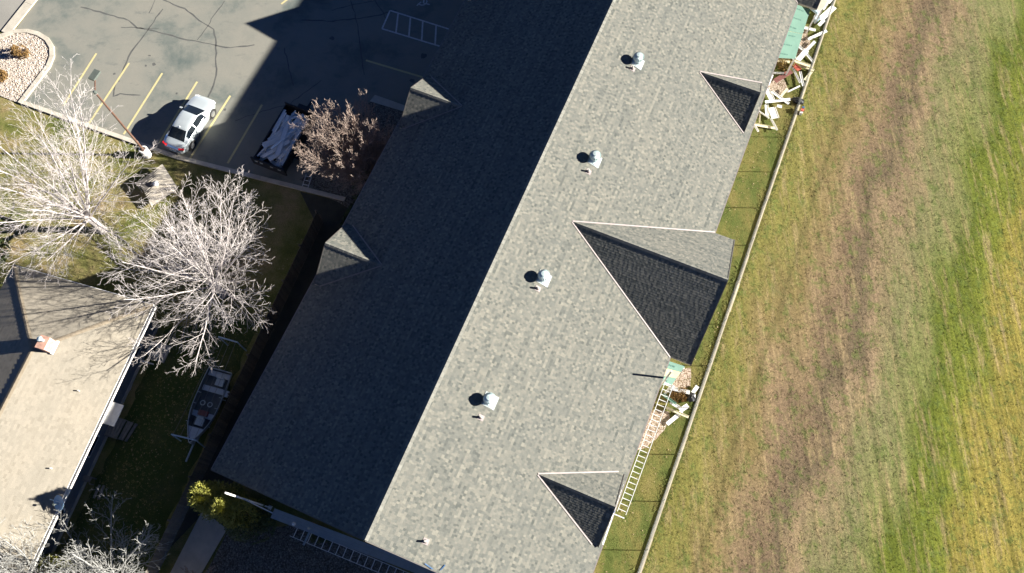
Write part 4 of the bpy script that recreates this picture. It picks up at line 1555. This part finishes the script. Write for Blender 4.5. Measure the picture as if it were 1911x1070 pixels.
# white walk plank in front of the small dormer
pa, pb = at(1161, 899, 5.0), at(1122, 1016, 5.0)
wp = thing('walk_plank', (pa + pb) / 2, 'narrow white walk plank in front of the lower small dormer', 'plank')
MB().bar(pa, pb, .26, .06).build('deck_board', 'white_trim', wp)
for f in (.1, .5, .9):
    MB().bar(pa.lerp(pb, f) - VH * .16 - ZH * .05, pa.lerp(pb, f) + VH * .16 - ZH * .05, .05, .04).build('cleat', 'aluminium', wp)
# white gutter length along the eave above the ladder
tag(MB().bar(at(1216, 757, 4.85), at(1181, 840, 4.85), .10, .10).build('gutter_length', 'white_trim', origin=at(1200, 800, 4.85)), 'loose white gutter length along the eave beside the long ladder', 'gutter')

# along the gable end
pa, pb = at(509, 958, 5.4), at(835, 1082, 5.4)
wp = thing('walk_plank', (pa + pb) / 2, 'wide grey walk plank along the gable end in the shade', 'plank')
dpl = (pb - pa).normalized()
spl = ZH.cross(dpl)
for k in (-1, 0, 1):
    MB().bar(pa + spl * k * .155, pb + spl * k * .155, .15, .05).build('deck_board', 'plank_metal', wp)
for s in (-1, 1):
    MB().bar(pa + spl * s * .245 - ZH * .01, pb + spl * s * .245 - ZH * .01, .03, .11).build('side_rail', 'plank_metal', wp)
ladder(at(545, 991, 5.0), at(770, 1084, 5.0), .55, 'aluminium ladder hung level outside the gable end plank', step=.40)
t3, tp3, b3 = pole('scaffold_pole', (421, 920), 8.0, 0, 'tall scaffold pole whose white top catches the sun by the evergreens', 'white_trim')
MB().bar(Vector((b3.x, b3.y, 5.3)), pa, .06, .08).build('bracket', 'aluminium', t3)
p4 = at(566, 1000, 4.2)
t4, _, b4_ = pole('scaffold_pole', (572, 985), 6.2, 0, 'scaffold pole crossing the plank at the gable end', 'plank_metal', .1)
MB().bar(Vector((b4_.x, b4_.y, 5.15)) - UH * .9, Vector((b4_.x, b4_.y, 5.15)) + UH * .3, .1, .1).build('bracket', 'plank_metal', t4)
MB().lathe(at(549, 978, 5.6), [(.09, 0), (.10, .1), (.03, .14)], 12).build('crank_knob', 'white_trim', t4)
# blue straps tied over the roof edge
for i, (a, b) in enumerate((((792, 1052), (806, 1062)), ((820, 1064), (829, 1054)))):
    q1, q2 = at(*a, 8.7), at(*b, 8.7)
    v1, v2 = vu(q1)[0], vu(q2)[0]
    q1.z, q2.z = roof_z(v1) + .06, roof_z(v2) + .06
    tag(MB().bar(q1, q2, .05, .02).build('strap', 'blue_plastic', origin=q1), ('blue strap end over the roof edge, nearer the ridge', 'blue strap end over the roof edge, farther from the ridge')[i], 'strap')

# ================================================================== SCRAP BOARDS
SC = 26.0


def scrap(a, b, wpx, label, mat='white_vinyl', z=.06, thk=.03, group=None, name='scrap_board', cat='board'):
    A, B = at(*a, z), at(*b, z + rgs.uniform(-.02, .10))
    m = MB()
    m.bar(A, B, wpx / SC, thk)
    d = (B - A).normalized()
    s = ZH.cross(d)
    m.bar(A + s * (wpx / SC / 2) + ZH * .02, B + s * (wpx / SC / 2) + ZH * .02, .02, thk + .03)
    o = m.build(name, mat, origin=A)
    return tag(o, label, cat, group or 'scrap boards by the field fence')


rgs = random.Random(4)
# biggest pile by the large green canopy
scrap((1531, 37), (1557, 13), 11, 'widest white panel at the top of the biggest scrap pile', z=.35)
scrap((1528, 48), (1538, 38), 6, 'short white scrap end below the widest white panel', z=.2)
scrap((1535, 18), (1548, -4), 8, 'white scrap piece by the grey porch roof', z=.3)
scrap((1546, 6), (1558, -8), 5, 'narrow white scrap piece at the very top edge', z=.25)
scrap((1524, 30), (1536, 8), 4, 'thin white strip leaning beside the blue tub', z=.4)
scrap((1500, 52), (1522, 57), 5, 'white board end below the blue tub', z=.15)
scrap((1508, 74), (1543, 58), 5, 'white board reaching the fence across the gravel', z=.15)
scrap((1486, 66), (1490, 87), 5, 'short upright white board beside the green canopy corner', z=.1)
scrap((1489, 85), (1506, 101), 5, 'white board forming the left arm of the crossed boards', z=.14)
scrap((1498, 102), (1521, 78), 5, 'white board forming the right arm of the crossed boards', z=.2)
scrap((1489, 113), (1506, 94), 9, 'broad white board where the crossed boards meet', z=.24)
scrap((1503, 99), (1518, 117), 4, 'thin white board running down to the fence from the crossed boards', z=.12)
scrap((1472, 100), (1483, 113), 4, 'short white offcut beside the crossed boards', z=.2)
scrap((1446, 113), (1474, 116), 5, 'cream board over the golden shrub', 'cream_board', .5)
scrap((1480, 113), (1512, 124), 6, 'wide cream board next to the red scrap sheet', 'cream_board', .3)
scrap((1492, 122), (1519, 132), 5, 'cream board touching the fence above the thin boards', 'cream_board', .15)
scrap((1481, 121), (1492, 131), 9, 'small red scrap sheet among the boards', 'red_plastic', .34, .02, None, 'scrap_sheet', 'sheet')
scrap((1446, 152), (1477, 133), 9, 'long maroon panel among the white boards', 'maroon', .25, .06, None, 'scrap_board', 'board')
scrap((1440, 137), (1463, 137), 3, 'thin white strip between golden shrub and maroon panel', z=.4)
scrap((1476, 121), (1493, 155), 3, 'long thin white strip beside the maroon panel', z=.3)
scrap((1493, 134), (1499, 161), 4, 'narrow white strip standing nearest the fence', z=.2)
scrap((1502, 150), (1515, 134), 5, 'short cream board against the fence', 'cream_board', .12)
scrap((1434, 160), (1442, 140), 3, 'thin white strip along the roof edge by the maroon panel', z=.3)
scrap((1470, 172), (1493, 161), 2, 'very thin white strip pointing at the fence', z=.1)
scrap((1456, 182), (1470, 166), 4, 'short cream board above the black bag', 'cream_board', .15)
scrap((1430, 165), (1441, 187), 10, 'broad white trim piece next to the upper small dormer', z=.3)
scrap((1440, 171), (1472, 194), 5, 'white board crossing towards the black bag', z=.35)
scrap((1428, 191), (1475, 186), 5, 'long level white board next to the black bag', z=.42)
scrap((1440, 201), (1447, 221), 14, 'large white sheet below the black bag', 'white_vinyl', .25, .02, None, 'scrap_sheet', 'sheet')
scrap((1450, 198), (1459, 200), 5, 'tiny white offcut on the large white sheet', z=.3)
scrap((1430, 196), (1432, 218), 6, 'pale strip along the left edge of the large white sheet', z=.18)
scrap((1416, 172), (1418, 189), 4, 'short white strip at the gable end of the upper small dormer', z=.5)
scrap((1424, 172), (1419, 190), 2, 'thin cream strip beside the dormer gable', 'cream_board', .4)
scrap((1414, 194), (1416, 209), 2, 'upper piece of the bent white strip near the dormer', z=.3)
scrap((1416, 208), (1435, 221), 2, 'lower piece of the bent white strip near the dormer', z=.25)
scrap((1409, 233), (1448, 240), 5, 'cream board at the foot of the upper scrap pile', 'cream_board', .1)
scrap((1438, 221), (1450, 243), 3, 'thin white strip meeting the lowest cream board', z=.2)
scrap((1400, 244), (1410, 232), 4, 'short cream offcut at the roof edge below the dormer', 'cream_board', .12)
scrap((1408, 234), (1415, 246), 3, 'short white offcut crossing the lowest cream board', z=.18)
scrap((1418, 212), (1417, 230), 2, 'thin yellowish strip between dormer and lowest cream board', 'cream_board', .15)
# lower pile by the long ladder
scrap((1251, 725), (1287, 733), 6, 'thick white board above the brown shrub by the ladder', z=.5)
scrap((1292, 735), (1302, 721), 6, 'short white board against the fence by the lower pile', z=.15)
scrap((1236, 736), (1261, 754), 4, 'green sheathing offcut under the ladder', 'green_sheathing', .45)
scrap((1251, 751), (1274, 765), 5, 'white board below the brown shrub', z=.4)
scrap((1269, 767), (1284, 757), 7, 'short white block where the lower boards meet', z=.5)
scrap((1245, 792), (1273, 769), 6, 'white board at the bottom of the lower pile', z=.12)
scrap((1243, 761), (1285, 779), 4, 'cream board under the crossing of the lower pile', 'cream_board', .2)
# small tub and bags
q = at(1521, 40, 0)
tub = thing('storage_tub', q, 'blue tub with dark lid among the white scraps', 'tub')
MB().lathe(q, [(.19, 0), (.24, .42), (.25, .44), (.23, .44), (.2, .40)], 18).build('tub_body', 'pale_blue', tub)
MB().box(q + UH * .45 + VH * -.05 + ZH * .2, UH, VH, ZH, .5, .26, .4).build('tub_lid', 'blue_plastic', tub)


def bag(px, size, label, seed):
    rg = random.Random(seed)
    c = at(*px, 0)
    m = MB()
    nu, nv = 14, 8
    for j in range(nv + 1):
        for i in range(nu):
            t = 2 * math.pi * i / nu
            ph = math.pi * j / nv
            r = 1 + rg.uniform(-.16, .16)
            x = math.sin(ph) * math.cos(t) * size[0] * r
            y = math.sin(ph) * math.sin(t) * size[1] * r
            z = (1 - math.cos(ph)) * .5 * size[2] * (1 + rg.uniform(-.08, .08))
            m.v.append(tuple(c + VH * x + UH * y + ZH * z))
    for j in range(nv):
        for i in range(nu):
            m.f.append((j * nu + i, j * nu + (i + 1) % nu, (j + 1) * nu + (i + 1) % nu, (j + 1) * nu + i))
    return tag(m.build('rubbish_bag', 'black_plastic', origin=c), label, 'bag')


bag((1487, 191), (.52, .26, .42), 'shiny black rubbish bag between the fence and the white sheet', 1)
bag((1288, 743), (.30, .34, .5), 'black rubbish bag by the lower scrap pile', 2)
q = at(1494, 212, 0)
cn = thing('drinks_cooler', q, 'small red and white cooler by the edging strip', 'cooler')
MB().box(q + ZH * .14, VH, UH, ZH, .2, .3, .28).build('cooler_body', 'white_trim', cn)
MB().box(q + ZH * .32 + UH * .1, VH, UH, ZH, .22, .2, .1).build('cooler_lid', 'red_plastic', cn)
MB().box(q + ZH * .36 + UH * .28, VH, UH, ZH, .16, .14, .12).build('handle', 'blue_plastic', cn)

# ================================================================== VEGETATION
def rnd_unit(rg):
    while True:
        v = Vector((rg.uniform(-1, 1), rg.uniform(-1, 1), rg.uniform(-1, 1)))
        if .01 < v.length < 1:
            return v.normalized()


def grow(segs, rg, p, d, L, r, lvl, cfg):
    kids, ratio, ang, wander, up, rmin, seg = cfg['kids'][lvl], cfg['ratio'][lvl], cfg['ang'], cfg['wander'], cfg['up'][lvl], cfg['rmin'], cfg['seg']
    n = max(3, int(L / seg[lvl]))
    pts, rad, dirs = [p], [r], [d]
    for i in range(n):
        d = (d + rnd_unit(rg) * wander + ZH * up).normalized()
        p = p + d * (L / n)
        pts.append(p)
        dirs.append(d)
        rad.append(max(rmin, r * (1 - .72 * (i + 1) / n)))
    segs.append((lvl, pts, rad))
    if lvl + 1 >= len(cfg['kids']) + 0 or kids == 0:
        return
    ph = rg.uniform(0, 6.28)
    start = cfg['start'][lvl]
    for k in range(kids):
        f = start + (1 - start) * (k + rg.uniform(.2, .8)) / kids
        x = f * n
        i = min(n - 1, int(x))
        q = pts[i].lerp(pts[i + 1], x - i)
        dd = dirs[i + 1]
        a = dd.orthogonal().normalized()
        b = dd.cross(a)
        ph += 2.4 + rg.uniform(-.5, .5)
        an = R(rg.uniform(*ang[lvl]))
        nd = dd * math.cos(an) + (a * math.cos(ph) + b * math.sin(ph)) * math.sin(an)
        if cfg.get('flat'):
            nd.z *= cfg['flat'][lvl]
            nd.normalize()
        grow(segs, rg, q, nd, L * ratio * (1.12 - .62 * f) * rg.uniform(.75, 1.2), max(rmin, rad[i] * cfg.get('rf', .55)), lvl + 1, cfg)


def bare_tree(name, base, cfg, seed, label, mat, lean=None):
    rg = random.Random(seed)
    t = thing(name, base, label, 'tree' if 'tree' in name else 'shrub')
    segs = []
    H0 = cfg['trunk']
    if H0 > 0:
        top = base + ZH * H0 + (lean or ZERO)
        tp_ = [base - ZH * .1, base + ZH * .15, base.lerp(top, .5), top]
        m = MB().tube(tp_, [cfg['r'] * 1.5, cfg['r'] * 1.15, cfg['r'], cfg['r'] * .85], 10)
        m.build('trunk', mat, t, True)
    for k, (az, el, L, r) in enumerate(cfg['limbs'](rg)):
        d = Vector((math.cos(az) * math.cos(el), math.sin(az) * math.cos(el), math.sin(el)))
        p = base + (ZH * H0 + (lean or ZERO)) * rg.uniform(cfg.get('low', .7), 1.0)
        grow(segs, rg, p, d, L, r, 0, cfg)
    m0, m1 = MB(), MB()
    for lvl, pts, rad in segs:
        (m0 if lvl == 0 else m1).tube(pts, rad, 6 if lvl == 0 else (4 if lvl == 1 else 3), False)
    m0.build('limbs', mat, t, True)
    m1.build('crown', cfg.get('twig', mat), t)
    return t


def limbs_round(n, L, r, el0=18, el1=70):
    def f(rg):
        out = []
        for k in range(n):
            az = 2 * math.pi * (k + rg.uniform(-.3, .3)) / n * 1.0
            el = R(rg.uniform(el0, el1))
            out.append((az, el, L * rg.uniform(.85, 1.12) * (.58 + .42 * math.sin(el)), r * rg.uniform(.7, 1.1)))
        for k in range(4):
            out.append((rg.uniform(0, 6.28), R(rg.uniform(70, 85)), L * rg.uniform(.8, 1.0), r))
        return out
    return f


BIG = dict(trunk=2.2, r=.25, kids=(13, 8, 3, 0), ratio=(.44, .46, .5, 0), ang=((24, 46), (26, 50), (25, 50)), wander=.055, up=(.012, .015, .02, .02), rmin=.006, rf=.42, seg=(.6, .4, .3, .25), start=(.10, .12, .2), limbs=limbs_round(13, 8.5, .072, 12, 72))
bare_tree('bare_tree', at(416, 550), BIG, 21, 'bare whitish tree spreading between the house roof and the board fence', 'bark_pale')
BIG1 = dict(BIG)
BIG1['limbs'] = limbs_round(13, 9.3, .08, 18, 72)
bare_tree('bare_tree', at(192, 430), BIG1, 33, 'bare whitish tree between the lamp post and the left picture edge', 'bark_pale')
LOW = dict(trunk=.9, r=.16, kids=(10, 6, 3, 0), ratio=(.45, .48, .5, 0), ang=((28, 52), (28, 52), (28, 52)), wander=.08, up=(.01, .02, .03, .03), rmin=.008, rf=.45, seg=(.4, .28, .2, .2), start=(.1, .12, .15), limbs=limbs_round(12, 6.0, .08, 20, 74))
bare_tree('bare_tree', at(92, 1085), LOW, 45, 'bare grey tree overhanging the house gutter at the bottom corner', 'bark_grey')
LOW2 = dict(LOW)
LOW2['limbs'] = limbs_round(12, 5.8, .07, 25, 78)
bare_tree('bare_tree', at(225, 1078), LOW2, 46, 'smaller bare grey tree at the bottom beside the board fence', 'bark_grey')


def limbs_shrub(n, L, r):
    def f(rg):
        out = []
        for k in range(n):
            az = rg.uniform(0, 6.28)
            el = R(90 - 44 * math.sqrt(rg.random()))
            out.append((az, el, L * rg.uniform(.8, 1.1) * (.78 + .22 * math.sin(el)), r * rg.uniform(.6, 1.2)))
        return out
    return f


SHR = dict(trunk=.25, r=.2, low=0, kids=(9, 7, 3, 0), ratio=(.36, .42, .5, 0), ang=((18, 40), (18, 42), (20, 45)), wander=.07, up=(.01, .04, .05, .05), rmin=.008, rf=.5, seg=(.5, .3, .22, .2), start=(.30, .15, .2), limbs=limbs_shrub(95, 5.2, .035))
bare_tree('bare_shrub', at(675, 326), SHR, 51, 'large round bare shrub with reddish sunlit twigs beside the dump trailer', 'bark_red')
SH2 = dict(SHR)
SH2['limbs'] = limbs_shrub(14, 1.8, .03)
bare_tree('bare_shrub', at(385, 1082), SH2, 52, 'low bare reddish shrub at the bottom edge beside the concrete path', 'bark_red')


def leafy(name, base, lobes, n, size, label, mat, seed, cat='shrub', top_mat=None):
    """foliage of many small leaf faces in clumps over lobes (centre offset, radii), plus stems"""
    rg = random.Random(seed)
    t = thing(name, base, label, cat)
    m, st = MB(), MB()
    for (ox, oy, oz, rx, ry, rz) in lobes:
        c = base + VH * ox + UH * oy + ZH * oz
        for s in range(5):
            e = c + VH * rg.uniform(-.5, .5) * rx + UH * rg.uniform(-.5, .5) * ry + ZH * rg.uniform(-.2, .5) * rz
            st.tube([base + VH * ox * .3 + UH * oy * .3, (base + VH * ox * .6 + UH * oy * .6 + c) / 2, e], [.035, .025, .01], 4, False)
        clumps = [(rnd_unit(rg), rg.uniform(.55, 1.0)) for _ in range(max(6, n // 60))]
        for k in range(n):
            d, rr = rg.choice(clumps)
            d = (d + rnd_unit(rg) * .42).normalized()
            q = c + VH * d.x * rx * rr + UH * d.y * ry * rr + ZH * d.z * rz * rr
            if q.z < .03:
                q.z = rg.uniform(.03, .2)
            a = (rnd_unit(rg) + d * .5).normalized()
            b = a.orthogonal().normalized()
            s = size * rg.uniform(.6, 1.3)
            m.quad(q - b * s * .35, q + a * s, q + b * s * .35)
    st.build('stems', 'rust_brown', t)
    m.build('foliage', mat, t)
    return t


# tufts in the rock island
leafy('bush', at(42, 101), [(0, 0, .35, .75, .6, .5)], 1600, .10, 'round orange brown bush in the kerbed rock island', 'foliage_brown', 61)
leafy('bush', at(5, 147), [(0, 0, .3, .6, .6, .45)], 1400, .10, 'orange brown bush cut by the left picture edge', 'foliage_brown', 62)
leafy('bush', at(1461, 124), [(0, 0, .4, .75, .5, .5)], 1400, .10, 'golden shrub between the scrap boards by the eave', 'foliage_gold', 63)
leafy('bush', at(1266, 739), [(0, 0, .3, .6, .55, .45)], 1300, .10, 'brown shrub under the boards beside the long ladder', 'foliage_brown', 64)
# evergreens at the gable end whose tops catch the sun
def evergreen(base, h, rmax, label, seed, n=5200):
    rg = random.Random(seed)
    t = thing('evergreen_tree', base, label, 'tree')
    MB().tube([base, base + ZH * h * .85], [.11, .03], 8).build('trunk', 'rust_brown', t)
    m = MB()
    for k in range(n):
        f = rg.random() ** .8
        z = .3 + f * (h - .3)
        rr = rmax * (1 - ((z / h) ** 2.6)) ** .5 * rg.uniform(.6, 1.04) * (1 + .12 * math.sin(z * 7 + seed))
        a = rg.uniform(0, 6.2832)
        rr *= 1 + .16 * math.sin(3 * a + seed) * math.cos(2.1 * z)
        q = base + Vector((math.cos(a) * rr, math.sin(a) * rr, z))
        d = Vector((math.cos(a), math.sin(a), .9)).normalized()
        d = (d + rnd_unit(rg) * .5).normalized()
        b = (d.orthogonal() + rnd_unit(rg) * .4).normalized()
        s = rg.uniform(.09, .2)
        m.quad(q - b * s * .4, q + d * s, q + b * s * .4)
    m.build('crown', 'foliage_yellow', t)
    return t


def base_under(px, py, z):
    p = at(px, py, z)
    return Vector((p.x, p.y, 0))


evergreen(base_under(370, 924, 6.2), 6.9, 1.0, 'evergreen with sunlit yellow green top nearest the board fence', 71)
evergreen(base_under(411, 946, 6.2), 6.8, .9, 'evergreen with sunlit yellow green top beside the tall scaffold pole', 72)
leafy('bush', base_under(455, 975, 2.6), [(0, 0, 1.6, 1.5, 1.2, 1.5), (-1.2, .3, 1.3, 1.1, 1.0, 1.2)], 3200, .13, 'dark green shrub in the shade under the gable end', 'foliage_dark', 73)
leafy('bush', at(600, 1000, 0), [(0, 0, .5, .9, .6, .6)], 1400, .12, 'low dark shrub under the gable end ladder', 'foliage_dark', 74)
leafy('bush', at(118, 1062, 0), [(0, 0, .8, 1.1, .9, .9)], 2600, .12, 'yellow green bush below the bare grey trees', 'foliage_yellow', 75)
leafy('bush', at(8, 478, 0), [(0, 0, .6, .8, .9, .7)], 2000, .12, 'dark green bush at the far corner of the house roof', 'foliage_dark', 76)
leafy('bush', W(-19.6, 20.6), [(0, 0, .5, .8, 1.6, .6), (.4, -3, .45, .7, 1.5, .5)], 2200, .12, 'low dark ground shrub between the bare shrub and the eave', 'foliage_dark', 77)

# fallen leaves on the yards
def litter(name, polys, n, seed, label):
    rg = random.Random(seed)
    m = MB()
    for k in range(n):
        (a, b, c, d) = rg.choice(polys)
        p = a.lerp(b, rg.random()).lerp(d.lerp(c, rg.random()), rg.random())
        s = rg.uniform(.03, .07)
        e = rnd_unit(rg)
        e.z *= .4
        f = Vector((-e.y, e.x, rg.uniform(-.3, .3)))
        q = Vector((p.x, p.y, .035 + rg.uniform(0, .03)))
        m.quad(q - e * s, q + f * s * .6, q + e * s, q - f * s * .6)
    return tag(m.build(name, 'leaf_litter'), label, 'leaves', None, 'stuff')


litter('fallen_leaves', [(W(-26, -8), W(-20.6, -8), W(-21.3, 16), W(-26.5, 6)), (W(-40, 6.5), W(-27, 7), W(-24, 16), W(-45, 16))], 1500, 5, 'fallen leaves scattered over the yard grass')
litter('fallen_leaves', [(W(4, -2), W(6.3, -2), W(6.3, 45), W(4, 45))], 260, 6, 'fallen leaves and scraps on the grass strip by the fence')


# grass tufts standing in the field, the lawn strip and the garden
def tufts(name, label, mat, spots, seed, hmin=.05, hmax=.13, blades=5):
    rg = random.Random(seed)
    m = MB()
    V, F = m.v, m.f
    for (x, y, sc) in spots:
        for k in range(blades):
            a = rg.uniform(0, 6.2832)
            l = rg.uniform(hmin, hmax) * sc
            w = l * .22
            dx, dy = math.cos(a), math.sin(a)
            ox, oy = x + rg.uniform(-.07, .07) * sc, y + rg.uniform(-.07, .07) * sc
            n = len(V)
            V.append((ox - dy * w, oy + dx * w, .004))
            V.append((ox + dy * w, oy - dx * w, .004))
            V.append((ox + dx * l * .8, oy + dy * l * .8, .004 + l * rg.uniform(.12, .34)))
            F.append((n, n + 1, n + 2))
    return tag(m.build(name, mat), label, 'grass', None, 'stuff')


rg = random.Random(99)
sp = []
while len(sp) < 34000:
    v_, u_ = rg.uniform(VF + .2, 36), rg.uniform(-6, 52)
    p = W(v_, u_)
    sp.append((p.x, p.y, rg.uniform(.7, 1.5)))
tufts('field_tufts', 'tufts of dry and green grass standing all over the field', 'field', sp, 1)
sp = []
for k in range(3800):
    p = W(rg.uniform(3.4, VF - .12), rg.uniform(-4, 50))
    sp.append((p.x, p.y, rg.uniform(.6, 1.2)))
for k in range(2600):
    u_ = rg.uniform(-4, 50)
    if math.sin(u_ * .9) + math.sin(u_ * .31 + 2) + rg.uniform(-.8, .8) < .1:
        continue
    p = W(VF - .14 - abs(rg.gauss(0, .12)), u_)
    sp.append((p.x, p.y, rg.uniform(1.2, 2.6)))
for k in range(900):
    p = W(VF + .14 + abs(rg.gauss(0, .08)), rg.uniform(-4, 50))
    sp.append((p.x, p.y, rg.uniform(.8, 1.6)))
tufts('lawn_tufts', 'grass and weeds growing along the wire fence and eave', 'strip_grass', sp, 2)
sp = []
for k in range(9000):
    v_, u_ = rg.uniform(-50, -21.5), rg.uniform(-9, 16.5)
    if v_ < -45.5 and u_ > 16:
        continue
    p = W(v_, u_)
    q = (p - HC)
    if abs(q.dot(HV)) < HW - .3 and q.dot(HU) < -.3:
        continue
    sp.append((p.x, p.y, rg.uniform(.6, 1.3)))
tufts('garden_tufts', 'short grass tufts in the gardens around the house', 'yard_grass', sp, 3)
